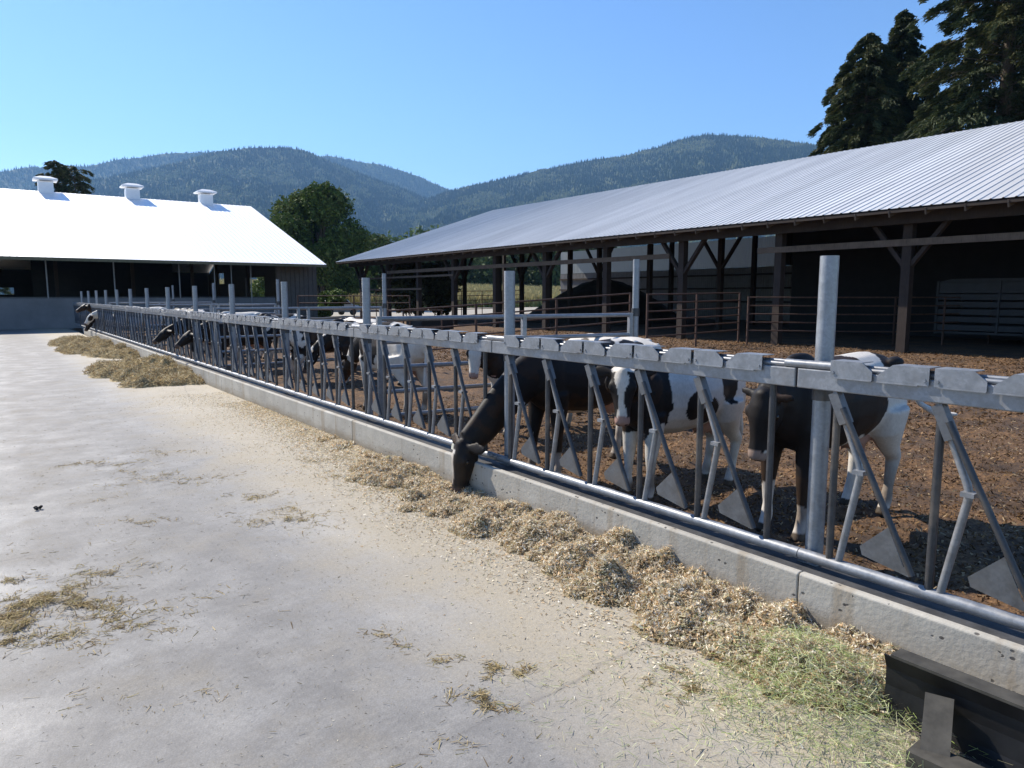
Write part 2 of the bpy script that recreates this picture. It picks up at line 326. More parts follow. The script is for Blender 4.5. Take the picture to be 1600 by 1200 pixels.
def cone_forest(X,Y,Z,n,h0,h1,seed,rows):
    r=np.random.default_rng(seed); ny,nx=X.shape
    i=r.uniform(0,rows-1.01,n); j=r.uniform(0,nx-1.01,n); a=i.astype(int); b=j.astype(int); u=i-a; v=j-b
    def it(G): return (G[a,b]*(1-u)*(1-v)+G[a+1,b]*u*(1-v)+G[a,b+1]*(1-u)*v+G[a+1,b+1]*u*v)
    x,y,z=it(X),it(Y),it(Z); h=r.uniform(h0,h1,n); dec=vnoise(x/110,y/110,seed,3,1.0)+r.normal(0,0.06,n)>0.565
    h=np.where(dec,h*0.6,h); rad=np.where(dec,h*0.42,h*0.2)
    k=5; ang=np.arange(k)*2*np.pi/k+r.random((n,1))*6
    ring=np.stack([x[:,None]+rad[:,None]*np.cos(ang),y[:,None]+rad[:,None]*np.sin(ang),np.repeat((z-2+h*np.where(dec,0.35,0.0))[:,None],k,1)],2)
    top=np.stack([x,y,z+h],1)[:,None,:]; V=np.concatenate([ring,top],1).reshape(-1,3)
    base=(np.arange(n)*(k+1))[:,None,None]; q=np.array([[m,(m+1)%k,k] for m in range(k)])[None]; F=(base+q).reshape(-1,3)
    c=np.where(dec[:,None],np.array([[0.125,0.135,0.055]]),np.array([[0.026,0.042,0.018]]))*r.uniform(0.6,1.4,(n,1)); c=np.repeat(c,k+1,0)
    return V,F,c
def merge(L):
    Vs,Fs,Cs=[],[],[]; b=0
    for V,F,c in L: Vs.append(V); Fs.append(F+b); Cs.append(c); b+=len(V)
    return np.vstack(Vs),np.vstack(Fs),np.vstack(Cs)
backp=[(-80,285),(0,274),(60,263),(150,262),(200,250),(290,239),(340,240),(400,250),(520,244),(600,258),(660,276),(705,297),(760,320),(820,350)]
frontp=[(-120,330),(0,310),(120,288),(240,268),(300,252),(350,238),(400,233),(445,230),(480,236),(520,252),(560,268),(620,290),(680,315),(740,345),(800,380)]
rightp=[(560,372),(620,345),(660,315),(700,300),(800,276),(900,255),(960,245),(1020,232),(1060,217),(1090,211),(1140,213),(1200,219),(1260,226),(1400,232),(1560,240),(1750,250)]
fs=[]
a=mountain('far_hill',backp,3600,5600,6600,11,60,M['forest']); fs.append(cone_forest(*a,34000,14,26,5,92))
a=mountain('hill',frontp,1900,3900,4700,21,110,M['forest']); fs.append(cone_forest(*a,60000,10,19,6,92))
a=mountain('near_hill',rightp,1500,3700,4500,33,90,M['forest'],90,520); fs.append(cone_forest(*a,80000,10,18,9,92))
V,F,c=merge(fs); tag(np_mesh('hill_forest',V,F,M['forest'],c),kind='stuff')

# ================================================================ FEED CURB + HEADLOCK FENCE
mb=MB(); joints=[-3.2,2.10,8.1,14.2,20.3,26.4,32.5,38.4]
for y0,y1 in zip(joints[:-1],joints[1:]):
    a,b=y0+0.004,y1-0.004
    mb.prism([(3.50,-0.01),(3.83,-0.01),(3.83,0.255),(3.555,0.255),(3.548,0.292),(3.512,0.292),(3.50,0.282)],'y',a,b)
mb.box((3.515,-3.1,-0.01),(3.82,38.3,0.24))
cw=mb.build('curb_wall',M['wall']); tag(cw,'long low concrete feed curb under the galvanised headlock fence','curb wall')
bv=cw.modifiers.new('b','BEVEL'); bv.width=0.006; bv.segments=2; bv.limit_method='ANGLE'
g=MB().box((3.556,-3.1,0.2565),(3.82,38.3,0.2605)).build('shade_strip',M['curb_shade'],cw)  # dark strip on the curb top, painted in for the top rail's shadow
P=3.03; Y0=2.19
# posts
pm=MB().tube([(0,0,-0.05),(0,0,2.03)],0.05,20); pmo=pm.build('fence_post',M['galv2']); MB()
mb=MB(); mb.box((-0.07,-0.06,0.262),(0.07,0.06,0.272)); foot=mb.build('foot_plate',M['galv'],pmo)
mb=MB(); mb.tube([(-0.0,0,1.22),(0,0,1.42)],0.056,16); clampo=mb.build('clamp_sleeve',M['galvdark'],pmo)
posts=list(range(0,14))
for i,k in enumerate(posts):
    o=pmo if i==0 else copy_tree(pmo)
    o.location=(3.80,Y0+P*k,0.0)
    lab='nearest tall galvanised post of the feed fence, at the right of the photo' if i==0 else f'{ORD[i]} tall galvanised feed fence post counting away from the nearest'
    tag(o,lab,'fence post','tall posts of the feed fence')
# headlock panel (local origin at its far post, running towards -Y)
def make_panel():
    root=empty('headlock_panel',(0,0,0)); G=M['galv']; D=M['galvdark']
    tag(root,'x','headlock panel','headlock panels of the feed fence')
    r=MB().box((3.655,-P+0.085,1.295),(3.745,0.072,1.405)).build('top_rail',G,root); bv=r.modifiers.new('b','BEVEL'); bv.width=0.006; bv.segments=2
    MB().tube([(3.70,-P+0.03,0.325),(3.70,0.03-0.005,0.325)],0.033,14).build('bottom_pipe',M['galv'],root)
    m=MB(); m.tube([(3.682,-P,1.420),(3.682,0,1.420)],0.013,8); m.tube([(3.728,-P,1.432),(3.728,0,1.432)],0.012,8); m.build('lock_rod',G,root)
    MB().tube([(3.682,-0.13,1.428),(3.682,0.16,1.428)],0.024,12).build('rod_sleeve',G,root)
    for j in range(6):
        y=-0.15-0.526*j
        MB().tube([(3.70,y,0.35),(3.70,y,1.30)],0.0205,12).build('upright',D,root)
        if j==5: break
        t_=MB(); t_.tube([(3.70,y+0.015,1.30),(3.70,y-0.055,1.12),(3.70,y-0.135,0.92),(3.70,y-0.148,0.875),(3.70,y-0.142,0.83),(3.70,y-0.055,0.35)],0.0195,12)
        t_.build('neck_bar',G,root)
        arm=MB().tube([(3.672,y-0.045,1.21),(3.672,y-0.455,0.40)],0.0165,12).build('swing_arm',D,root)
        MB().prism([(y-0.175,0.475),(y-0.355,0.655),(y-0.335,0.60),(y-0.325,0.60),(y-0.405,0.43),(y-0.44,0.425),(y-0.455,0.40),(y-0.43,0.385),(y-0.19,0.43)],'x',3.684,3.690).build('stop_plate',M['galvmid'],arm)
        MB().bar((3.69,y+0.012,1.285),(3.69,y-0.06,1.125),0.058,0.052,(0,1,0.4)).build('bracket',M['galvmid'],root)
        MB().box((3.652,y-0.185,0.865),(3.722,y-0.125,0.887)).build('clamp',G,root)
        h=MB(); a=y+0.02; b=y-0.205                                   # cover with sloping near end
        h.prism([(a,1.374),(a,1.464),(b+0.055,1.464),(b,1.420),(b,1.374)],'x',3.640,3.645)
        h.box((3.645,b+0.057,1.4598),(3.762,a,1.4642)); h.box((3.632,b,1.3690),(3.645,a-0.02,1.3740)); h.tube([(3.60+0.034,y+0.005,1.40),(3.642,y+0.005,1.40)],0.008,8)
        h.build('lock_cover',G,root)
        h=MB(); a=y-0.232; b=y-0.482
        h.prism([(a,1.374),(a,1.405),(a-0.075,1.464),(b,1.464),(b,1.374)],'x',3.640,3.645)
        h.box((3.645,b,1.4598),(3.762,a-0.077,1.4642)); h.box((3.632,b+0.05,1.3690),(3.645,a,1.3740)); h.tube([(3.634,b+0.02,1.40),(3.642,b+0.02,1.40)],0.008,8)
        h.build('lock_cover',G,root)
    return root
pan=make_panel()
panels=list(range(0,15))
for i,k in enumerate(panels):
    o=pan if i==0 else copy_tree(pan)
    o.location=(0,Y0+P*k,0)
    lab='nearest headlock panel with slanting neck bars, cut by the right edge' if i==0 else f'{ORD[i]} headlock panel counting away from the nearest along the feed curb'
    o['label']=lab

# ---------------- inner row of posts and galvanised gates
ip=MB().tube([(0,0,-0.05),(0,0,2.36)],0.05,16).build('gate_post',M['galv2'])
MB().tube([(0,0,1.50),(0,0,1.62)],0.062,12).build('hinge_collar',M['galvdark'],ip)
for i,y in enumerate([7.71,16.3,24.4,33.0,41.5]):
    o=ip if i==0 else copy_tree(ip); o.location=(8.0,y,0)
    tag(o,['tall galvanised gate post standing in the pen before the dark barn','gate post in the pen just right of the third feed fence post','gate post in the pen in front of the brown end wall','gate post far down the pen, second from the far end','farthest gate post, near the far left barn'][i],'gate post','posts of the inner gate row')
def gate(p,q,name='pen_gate',rails=(0.27,0.58,0.90,1.22,1.52),r=0.03,mat='galv',mid=True):
    p=Vector(p); q=Vector(q); d=(q-p).normalized(); g=empty(name,p); L=(q-p).length; g.rotation_euler=(0,0,math.atan2(d.y,d.x)); dz=(q.z-p.z)/L
    for z in rails: MB().tube([(0,0,z),(L,0,z+dz*L)],r,10).build('rail',M[mat],g)
    us=[0.0,L]+([L*0.47,L*0.53] if mid else [])
    for u in us: MB().bar((u,0.0,rails[0]-0.08+dz*u),(u,0,rails[-1]+0.03+dz*u),0.062,0.062,(1,0,0)).build('upright',M[mat],g)
    return g
tag(gate((7.9,7.72,0),(3.98,8.28,0)),'galvanised five rail gate crossing the pen behind the white-faced heifer','gate','gates across the pen')
tag(gate((7.9,16.32,0),(3.98,16.4,0)),'galvanised gate crossing the pen behind the heifer seen from the rear','gate','gates across the pen')
tag(gate((7.9,24.42,0),(3.98,24.5,0)),'galvanised gate farther down the pen among the white backs','gate','gates across the pen')
tag(gate((7.9,33.0,0),(3.98,33.1,0)),'farthest galvanised gate across the pen, near the feeding heads','gate','gates across the pen')

# ================================================================ RIGHT BARN
def ribbed(x0,z0,x1,z1,ya,yb,pitch=0.305,rib=0.024,rw=0.05):
    prof=[]; y=ya
    while y<yb:
        prof += [(y,0),(y+pitch-rw*1.6,0),(y+pitch-rw*1.25,rib),(y+pitch-rw*0.6,rib)]; y+=pitch
    prof.append((y,0)); pr=np.array(prof); nx,nz=-(z1-z0),(x1-x0); l=math.hypot(nx,nz); nx/=l; nz/=l
    if nz<0: nx,nz=-nx,-nz
    cols=[]
    for (x,z) in ((x0,z0),((x0+x1)/2,(z0+z1)/2),(x1,z1)):
        cols.append(np.stack([x+nx*pr[:,1],pr[:,0],z+nz*pr[:,1]],1))
    n=len(pr); V=np.vstack(cols); F=[]
    for c_ in range(2):
        i=np.arange(n-1)+c_*n; F.append(np.stack([i,i+1,i+1+n,i+n],1))
    return V,np.vstack(F)
barn=empty('open_sided_barn',(22.4,54,0)); tag(barn,'long open fronted timber barn with a ribbed silver metal roof, right side','barn')
def pb(o): o.parent=barn; o.matrix_parent_inverse=Matrix.Translation(Vector((-22.4,-54,0))); return o
RY0,RY1=-9.0,54.1; EX,EZ=22.4,4.44; RX,RZ=37.6,4.44+15.2/3; BX,BZ=45.6,RZ-8.0/3
V1,F1=ribbed(EX,EZ,RX,RZ,RY0,RY1); V2,F2=ribbed(RX,RZ,BX,BZ,RY0,RY1)
roof=pb(np_mesh('roof',np.vstack([V1,V2]),np.vstack([F1,F2+len(V1)]),M['roofR']))
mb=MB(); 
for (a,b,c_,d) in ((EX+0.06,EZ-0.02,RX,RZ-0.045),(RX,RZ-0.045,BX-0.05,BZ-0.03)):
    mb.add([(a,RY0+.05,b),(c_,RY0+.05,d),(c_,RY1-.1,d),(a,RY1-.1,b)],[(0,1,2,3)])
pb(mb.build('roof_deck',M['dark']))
mb=MB()
for i in range(60):                                              # eave purlins/rafter tails
    y=RY1-0.6-i*1.06
    if y<RY0: break
    mb.bar((EX+0.03,y,EZ-0.16),(EX+6,y,EZ-0.16+2.0),0.045,0.20)
pb(mb.build('rafters',M['woodl']))
pb(MB().box((EX+0.70,RY0,EZ-0.42),(EX+0.80,RY1-0.8,EZ+0.02)).build('eave_beam',M['wood']))
pb(MB().box((EX+0.02,RY0,EZ-0.13),(EX+0.06,RY1-0.05,EZ-0.035)).build('fascia',M['wood']))
pb(MB().box((RX-0.15,RY0,RZ-0.42),(RX+0.15,RY1-0.3,RZ-0.1)).build('ridge_beam',M['wood']))
pY=[51.7-4.53*i for i in range(13)]
for i,y in enumerate(pY):
    po=pb(MB().box((23.35,y-0.14,-0.05),(23.63,y+0.14,EZ+0.08)).build('post',M['wood']))
    if i%2==1 or i in (0,):
        b_=MB()
        for s in (-1,1): b_.bar((23.48,y+s*0.1,2.75),(23.48,y+s*1.25,4.25),0.13,0.19,(1,0,0))
        b_.build('brace',M['wood'],po)
for i,y in enumerate([23.1,27.9,32.0,34.7,39.8,42.5,47.2,51.2]):
    po=pb(MB().box((29.9,y-0.12,-0.05),(30.15,y+0.12,6.9)).build('post',M['wood']))
    if i%2==0:
        b_=MB()
        for s in (-1,1): b_.bar((30.0,y+s*0.1,3.2),(30.0,y+s*1.3,4.9),0.12,0.18,(1,0,0))
        b_.build('brace',M['wood'],po)
for y in [20,26.5,33,39.5,46,52.5]:
    po=pb(MB().box((37.5,y-0.12,-0.05),(37.75,y+0.12,9.0)).build('post',M['wood']))
for (ya,yb) in ((RY0,16.3),(20.6,47.0)): pb(MB().box((23.30,ya,3.36),(23.345,yb,3.57)).build('girt',M['woodl']))
pb(MB().box((23.30,38.0,3.02),(23.345,51.8,3.14)).build('girt',M['woodl']))
pb(MB().box((23.30,42.0,2.2),(23.345,51.8,2.32)).build('girt',M['woodl']))
# back wall with skylight strip, corrugated
def corr(name,x,ya,yb,za,zb,mat,step=0.2,dep=0.03):
    n=int((yb-ya)/step*2); ys_=np.linspace(ya,yb,n+1); xx=x+dep*(np.arange(n+1)%2); V=np.vstack([np.stack([xx,ys_,np.full(n+1,za)],1),np.stack([xx,ys_,np.full(n+1,zb)],1)])
    i=np.arange(n); F=np.stack([i,i+1,i+2+n,i+1+n],1); return pb(np_mesh(name,V,F,mat))
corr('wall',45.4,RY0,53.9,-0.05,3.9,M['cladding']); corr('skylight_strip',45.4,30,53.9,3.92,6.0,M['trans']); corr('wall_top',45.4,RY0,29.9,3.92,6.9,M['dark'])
mb=MB()
for z in (1.3,2.3,3.3): mb.box((45.25,20,z),(45.38,53.9,z+0.12))
pb(mb.build('wall_girts',M['wood']))
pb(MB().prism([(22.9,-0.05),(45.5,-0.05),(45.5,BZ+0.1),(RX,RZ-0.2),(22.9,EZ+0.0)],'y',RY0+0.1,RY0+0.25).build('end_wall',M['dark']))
tag(pb(MB().box((24,RY0+0.3,-0.02),(45.3,30,0.03)).build('litter_floor',M['soil'])))
# bulkhead wall darkening the near bays
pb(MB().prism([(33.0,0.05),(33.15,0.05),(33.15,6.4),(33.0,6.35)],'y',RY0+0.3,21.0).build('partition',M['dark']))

# manure/compost mound inside the barn
def mound(name,cx,cy,rx,ry,h,mat,seed,label,cat,n=70,z0=-0.05,rough=0.25):
    u=np.linspace(-1,1,n); X,Y=np.meshgrid(u,u); r=np.sqrt(X*X+Y*Y); prof=np.clip(1-r**1.6,0,1)
    Z=h*prof*(1+rough*(vnoise(X*3+5,Y*3+5,seed,4,1.5)-0.5)*2)
    return tag(grid_mesh(name,cx+X*rx,cy+Y*ry,z0+Z,mat),label,cat)
mound('manure_pile',35.5,37.5,6.0,6.0,3.0,simple('dark_manure',(0.035,0.027,0.02),0.95,0,0.4,3,0.6),3,'big dark heap of manure under the barn roof beside the cladding wall','manure pile',rough=0.10)

# ---------------- rusty pipe fences
def pipe_fence(pts,rails,label,name='pipe_fence',posts_every=2.4,r=0.024,drop=0.0,group='rusty pipe fences'):
    f=empty(name,(pts[0][0],pts[0][1],0)); o=Vector((pts[0][0],pts[0][1],0)); m=None
    for z in rails:
        MB().tube([Vector(p)-o+Vector((0,0,z)) for p in pts],r,8).build('rail',M['rust'],f)
    for a,b in zip(pts[:-1],pts[1:]):
        a=Vector(a); b=Vector(b); n=max(1,round((b-a).length/posts_every))
        for i in range(n+1):
            q=a.lerp(b,i/n)-o; MB().tube([(q.x,q.y,-0.05),(q.x,q.y,q.z+rails[-1]+0.03)],0.038,8).build('post',M['rust'],f)
    return tag(f,label,'fence',group)
def gp(px,depth,z=0.0):                              # ground point seen in column px at forward depth
    d=ray(px,462); k=depth/(math.sin(YAW)*d[0]+math.cos(YAW)*d[1]); return (d[0]*k,d[1]*k,z)
pipe_fence([gp(605,20,-0.12),gp(985,23.0,0.38)],(0.3,0.62,0.92,1.2,1.50),'rusty brown pipe fence running across the middle of the pen')
pipe_fence([gp(1012,23.5,0.33),gp(1156,27.2,0.40)],(0.12,0.4,0.68,0.96,1.24,1.52),'rusty six rail gate panel before the dark barn opening','rusty_gate')
pipe_fence([gp(1170,26.0,0.25),gp(1400,25,0.25),gp(1800,30,0.25)],(0.3,0.6,0.9,1.2,1.5),'dark pipe fence in the shade in front of the stock trailer')
pipe_fence([gp(465,36,0.1),gp(640,36,0.1)],(0.6,1.0,1.35,1.7),'rusty fence between the two barns',posts_every=3.5)
pipe_fence([(25.5,53.5,0.2),(34,54,0.2),(41,54.5,0.3)],(0.4,0.8,1.2,1.6,2.0),'tall rusty pipe fence closing the far end of the open barn',posts_every=2.6,r=0.03)
pipe_fence([gp(563,30,0.0),gp(690,33,0.0)],(0.4,0.8,1.15),'low rusty fence between the gate post and the black trough',posts_every=2.0)

# ---------------- stock trailer inside the barn
def trailer():
    r=empty('stock_trailer',(28.6,9.0,0)); x=0; L0,L1=-9.0,3.2
    body=MB()
    for z in (0.55,0.85,1.12,1.39,1.66): body.box((0,L0,z),(0.05,L1,z+0.2))
    body.box((0.06,L0,0.5),(2.1,L0+0.06,2.3)); body.box((0.06,L1-0.06,0.5),(2.1,L1,2.3)); body.box((2.05,L0,0.5),(2.1,L1,2.3)); body.box((0,L0,0.42),(2.1,L1,0.5)); body.box((0.0,L0,1.90),(0.05,L1,2.3))
    b=body.build('body',M['alu'],r)
    for i in range(7): y=L0+0.05+i*(L1-L0-0.1)/6; MB().box((-0.04,y-0.04,0.45),(-0.002,y+0.04,2.34)).build('side_post',M['alu'],r)
    MB().prism([(L1,0.4),(L1,2.3),(L1-0.5,2.42),(L0,2.42),(L0,2.32),(L1-0.1,2.28)],'x',0.0,2.1).build('roof',M['alu'],r)
    for y in (-0.3,-1.5):
        wv=MB().tube([(-0.12,y,0.38),(0.14,y,0.38)],0.38,20).build('wheel',M['rubber'],r)
        MB().tube([(-0.135,y,0.38),(-0.122,y,0.38)],0.2,14).build('rim',M['alu'],wv)
        a=MB(); pts=[(-0.12,y+0.5*math.cos(t_),0.38+0.5*math.sin(t_)) for t_ in np.linspace(0,math.pi,12)]
        for p_,q_ in zip(pts[:-1],pts[1:]): a.bar(p_,q_,0.25,0.02,(1,0,0))
        a.build('wheel_arch',M['steel'],r)
    return tag(r,'dim grey livestock trailer with twin wheels parked in the barn shade','trailer')
trailer()

# ================================================================ LEFT BARN
LB=empty('white_roofed_barn',(0,46.9,0)); tag(LB,'long low barn with a dazzling white metal roof and three roof vents, left side','barn')
def lb(o): o.parent=LB; o.matrix_parent_inverse=Matrix.Translation(Vector((0,-46.9,0))); return o
LX0,LX1=-34.0,18.0; LY0,LZ0=45.0,3.82; LYR=60.8; LZR=LZ0+15.8/3; LYB=76.6
mb=MB(); mb.add([(LX0,LY0,LZ0),(LX1,LY0,LZ0),(LX1,LYR,LZR),(LX0,LYR,LZR),(LX0,LYB,LZ0),(LX1,LYB,LZ0)],[(0,1,2,3),(3,2,5,4)])
mb.add([(LX0,LY0+.02,LZ0-.09),(LX1-.02,LY0+.02,LZ0-.09),(LX1-.02,LYR,LZR-.1),(LX0,LYR,LZR-.1),(LX0,LYB,LZ0-.09),(LX1-.02,LYB,LZ0-.09)],[(3,2,1,0),(4,5,2,3)])
lb(mb.build('roof',M['roofL']))
mb=MB(); y=LX0
while y<LX1: mb.bar((y,LY0,LZ0+0.012),(y,LYR,LZR+0.012),0.03,0.02); y+=0.305
lb(mb.build('roof_ribs',M['roofL']))
lb(MB().box((LX0,LY0-0.02,LZ0-0.17),(LX1,LY0+0.018,LZ0-0.012)).build('eave_trim',simple('olive_trim',(0.13,0.12,0.07),0.7)))
lb(MB().box((LX0,46.9,-0.05),(15.2,47.1,1.66)).build('stub_wall',M['conc2']))
lb(MB().box((LX0,46.95,1.662),(15.2,47.05,1.74)).build('sill',M['galvdark']))
mb=MB(); x=15.35
while x<17.9: mb.box((x,46.9,-0.05),(x+0.27,46.96,LZ0+0.5)); x+=0.30
mb.box((15.3,46.965,-0.05),(17.9,47.05,LZ0+0.55)); lb(mb.build('siding',M['brown']))
for (ya,yb,za,zb) in ((46.95,57.6,-.05,3.9),(57.6,62.8,-.05,0.9),(57.6,62.8,3.3,3.9),(62.8,69.6,-.05,3.9),(69.6,71.6,-.05,2.9),(71.6,75.5,-.05,3.9)): lb(MB().box((17.85,ya,za),(17.95,yb,zb)).build('gable_wall',M['brown']))
lb(MB().prism([(46.95,3.902),(75.0,3.902),(LYR,LZR-0.15)],'x',17.85,17.95).build('gable_wall',M['brown']))
lb(MB().box((LX0,47.0,LZ0-0.05),(15.3,47.18,LZ0+0.4)).build('header_beam',M['wood']))
for x in (-7.3,-4.0,-0.6,2.69,5.94,9.39,11.4,12.4,13.6): lb(MB().tube([(x,46.6,1.66 if x<11 else 0),(x,46.6,LZ0+0.40)],0.035,8).build('curtain_pipe',M['galv']))
for x in (-5,-0.9,3.4,7.6,11.2,14.9):
    for y in (52,60.5,69): lb(MB().box((x,y,0),(x+0.2,y+0.2,LZ0+ (0.3+min(y-45,76.6-y)/3-0.4))).build('inner_post',M['wood']))
# back wall with openings
Yb=75.6
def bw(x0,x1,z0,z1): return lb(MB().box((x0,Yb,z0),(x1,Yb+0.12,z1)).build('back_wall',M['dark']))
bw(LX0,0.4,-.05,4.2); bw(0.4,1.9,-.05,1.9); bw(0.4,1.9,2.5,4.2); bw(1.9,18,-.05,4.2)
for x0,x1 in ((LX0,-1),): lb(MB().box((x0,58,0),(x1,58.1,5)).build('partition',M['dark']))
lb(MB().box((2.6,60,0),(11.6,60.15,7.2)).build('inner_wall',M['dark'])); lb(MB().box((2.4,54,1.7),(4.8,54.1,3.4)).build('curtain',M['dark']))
for x in (-1.6,3.87,9.31,14.5):
    m=MB(); m.box((x-0.45,LYR-0.45,LZR-0.25),(x+0.45,LYR+0.45,LZR+0.62)); v=lb(m.build('roof_vent',M['white']))
    c_=MB(); z=LZR+0.74
    c_.add([(x-0.72,LYR-0.72,z),(x+0.72,LYR-0.72,z),(x+0.72,LYR+0.72,z),(x-0.72,LYR+0.72,z),(x-0.72,LYR-0.72,z+0.10),(x+0.72,LYR-0.72,z+0.10),(x+0.72,LYR+0.72,z+0.10),(x-0.72,LYR+0.72,z+0.10),(x-.3,LYR-.3,z+0.28),(x+.3,LYR-.3,z+0.28),(x+.3,LYR+.3,z+0.28),(x-.3,LYR+.3,z+0.28)],
       [(3,2,1,0),(0,1,5,4),(1,2,6,5),(2,3,7,6),(3,0,4,7),(4,5,9,8),(5,6,10,9),(6,7,11,10),(7,4,8,11),(8,9,10,11)])
    for sx in (-.42,.42):
        for sy in (-.42,.42): c_.bar((x+sx,LYR+sy,LZR+0.6),(x+sx,LYR+sy,z+0.02),0.05,0.05)
    c_.build('vent_cap',M['white'],v)

# ================================================================ YARD THINGS
def parked_car():
    p=gp(524,66,0); r=empty('parked_car',p,R(20)); b=MB()
    prof=[(-2.2,0.45),(-2.25,0.85),(-1.5,0.98),(-0.9,1.45),(0.7,1.48),(1.3,1.02),(2.2,0.88),(2.25,0.5),(1.9,0.35),(-1.9,0.35)]
    b.prism(prof,'y',-0.85,0.85); o=b.build('body',M['paint'],r); bv=o.modifiers.new('b','BEVEL'); bv.width=0.08; bv.segments=3
    g_=MB(); g_.prism([(-1.30,1.02),(-0.85,1.38),(0.62,1.40),(1.1,1.03)],'y',-0.863,0.863); g_.build('window',M['glass'],r)
    for x in (-1.4,1.4):
        for y in (-0.78,0.78):
            wv=MB().tube([(x,y-0.1,0.33),(x,y+0.1,0.33)],0.33,18).build('wheel',M['rubber'],r); MB().tube([(x,y-0.11,0.33),(x,y+0.11,0.33)],0.18,12).build('rim',M['alu'],wv)
    return tag(r,'small silver car parked far back between the two barns','car')
parked_car()
def trough():
    p=gp(672,37,0); r=empty('feed_trough',p,R(20)); m=MB(); 
    m.box((-1.3,-0.5,0.05),(1.3,0.5,0.1)); 
    for a,b in (((-1.3,-0.5,0.1),(1.3,-0.44,0.55)),((-1.3,0.44,0.1),(1.3,0.5,0.55)),((-1.3,-0.43,0.1),(-1.24,0.43,0.55)),((1.24,-0.43,0.1),(1.3,0.43,0.55))): m.box(a,b)
    m.build('tub',M['rubber'],r); m=MB()
    for x in (-1,1): m.box((x-.1,-.4,0),(x+.1,.4,0.05))
    m.build('skids',M['wood'],r); return tag(r,'black feed trough lying at the far end of the open barn','trough')
trough()
def pallets():
    p=gp(526,34,0); r=empty('pallet_stack',p,R(-15)); z=0
    for k in range(5):
        m=MB()
        for y in (-0.5,0,0.5): m.box((-0.6,y-0.04,z),(0.6,y+0.04,z+0.09))
        for i in range(7): x=-0.6+i*0.185; m.box((x,-0.55,z+0.092),(x+0.1,0.55,z+0.112))
        m.build('pallet',M['woodl'],r); z+=0.135
    return tag(r,'stack of brown wooden pallets beyond the gate between the barns','pallets')
pallets()

# ---------------- scraper blade in the corner
def scraper():
    r=empty('scraper_blade',(3.0,0.22,-0.06)); S=M['steel']; L0,L1=-1.3,1.16
    MB().prism([(-0.01,0.05),(0.0,0.05),(0.025,0.12),(0.035,0.2),(0.03,0.28),(0.0,0.345),(-0.01,0.345),(0.018,0.28),(0.022,0.2),(0.012,0.12)],'y',L0,L1).build('blade',S,r)
    MB().add([],[]) 
    MB().bar((0.03,L0,0.352),(0.03,L1-0.03,0.352),0.09,0.012,(0,0,1)).build('top_flange',simple('dusty_steel',(0.06,0.055,0.045),0.7,0.2,0.4,12),r)
    MB().prism([(-0.13,0.0),(-0.012,0.052),(-0.012,0.07),(-0.14,0.02)],'y',L0,L1-0.01).build('cutting_edge',simple('dusty_edge',(0.07,0.06,0.05),0.7,0.3,0.5,10),r)
    MB().bar((-0.015,0.93,0.25),(-0.20,0.86,0.10),0.10,0.07).build('strut',simple('dusty_strut',(0.06,0.055,0.045),0.8,0.1,0.4,14),r)
    MB().bar((-0.22,0.93,0.10),(-0.16,-1.2,0.14),0.12,0.07).build('push_bar',simple('dusty_bar',(0.06,0.055,0.045),0.8,0.1,0.4,14),r)
    return tag(r,'black steel scraper blade lying against the curb in the bottom right corner','scraper')
scraper()

# ================================================================ FEED
_lr=np.random.default_rng(404); LUMPS=[]
for y_,n_,w_,h_,r_ in ((1.30,3,0.50,0.13,0.15),(1.5,5,0.55,0.15,0.17),(1.8,6,0.60,0.17,0.17),(2.1,6,0.55,0.17,0.17),(2.5,6,0.52,0.17,0.17),(2.9,6,0.50,0.20,0.17),(3.3,7,0.52,0.21,0.17),(3.7,6,0.55,0.20,0.17),(4.1,6,0.55,0.18,0.17),(4.5,6,0.6,0.18,0.16),(4.9,4,0.62,0.12,0.15),
  (5.3,4,0.60,0.07,0.14),(5.7,5,0.60,0.10,0.15),(6.1,5,0.58,0.13,0.16),(6.5,5,0.50,0.13,0.15),(6.9,4,0.42,0.10,0.13),(7.4,3,0.35,0.06,0.13),(8.0,3,0.32,0.055,0.13),(8.7,3,0.28,0.045,0.14),(9.4,3,0.25,0.035,0.14),
  (10.2,3,0.22,0.03,0.15),(11,3,0.2,0.028,0.15),(12,3,0.2,0.028,0.15),
  (16.0,7,0.6,0.26,0.28),(16.7,9,1.05,0.32,0.30),(17.5,11,1.25,0.38,0.32),(18.4,11,1.4,0.40,0.33),(19.3,11,1.45,0.36,0.33),(20.3,5,1.0,0.18,0.30),(21.5,3,0.4,0.10,0.28),(24.4,7,0.9,0.26,0.36),(25.6,8,1.2,0.30,0.38),(27,8,1.3,0.32,0.40),(29,8,1.3,0.32,0.42),(31,7,1.3,0.30,0.42),(33,6,1.2,0.24,0.42)):
    for q in range(n_*2): LUMPS.append((3.5-abs(_lr.uniform(-0.02,1))*w_*1.08+0.02,y_+_lr.normal()*r_*1.3,h_*_lr.uniform(0.30,0.85),r_*_lr.uniform(0.45,0.95)))
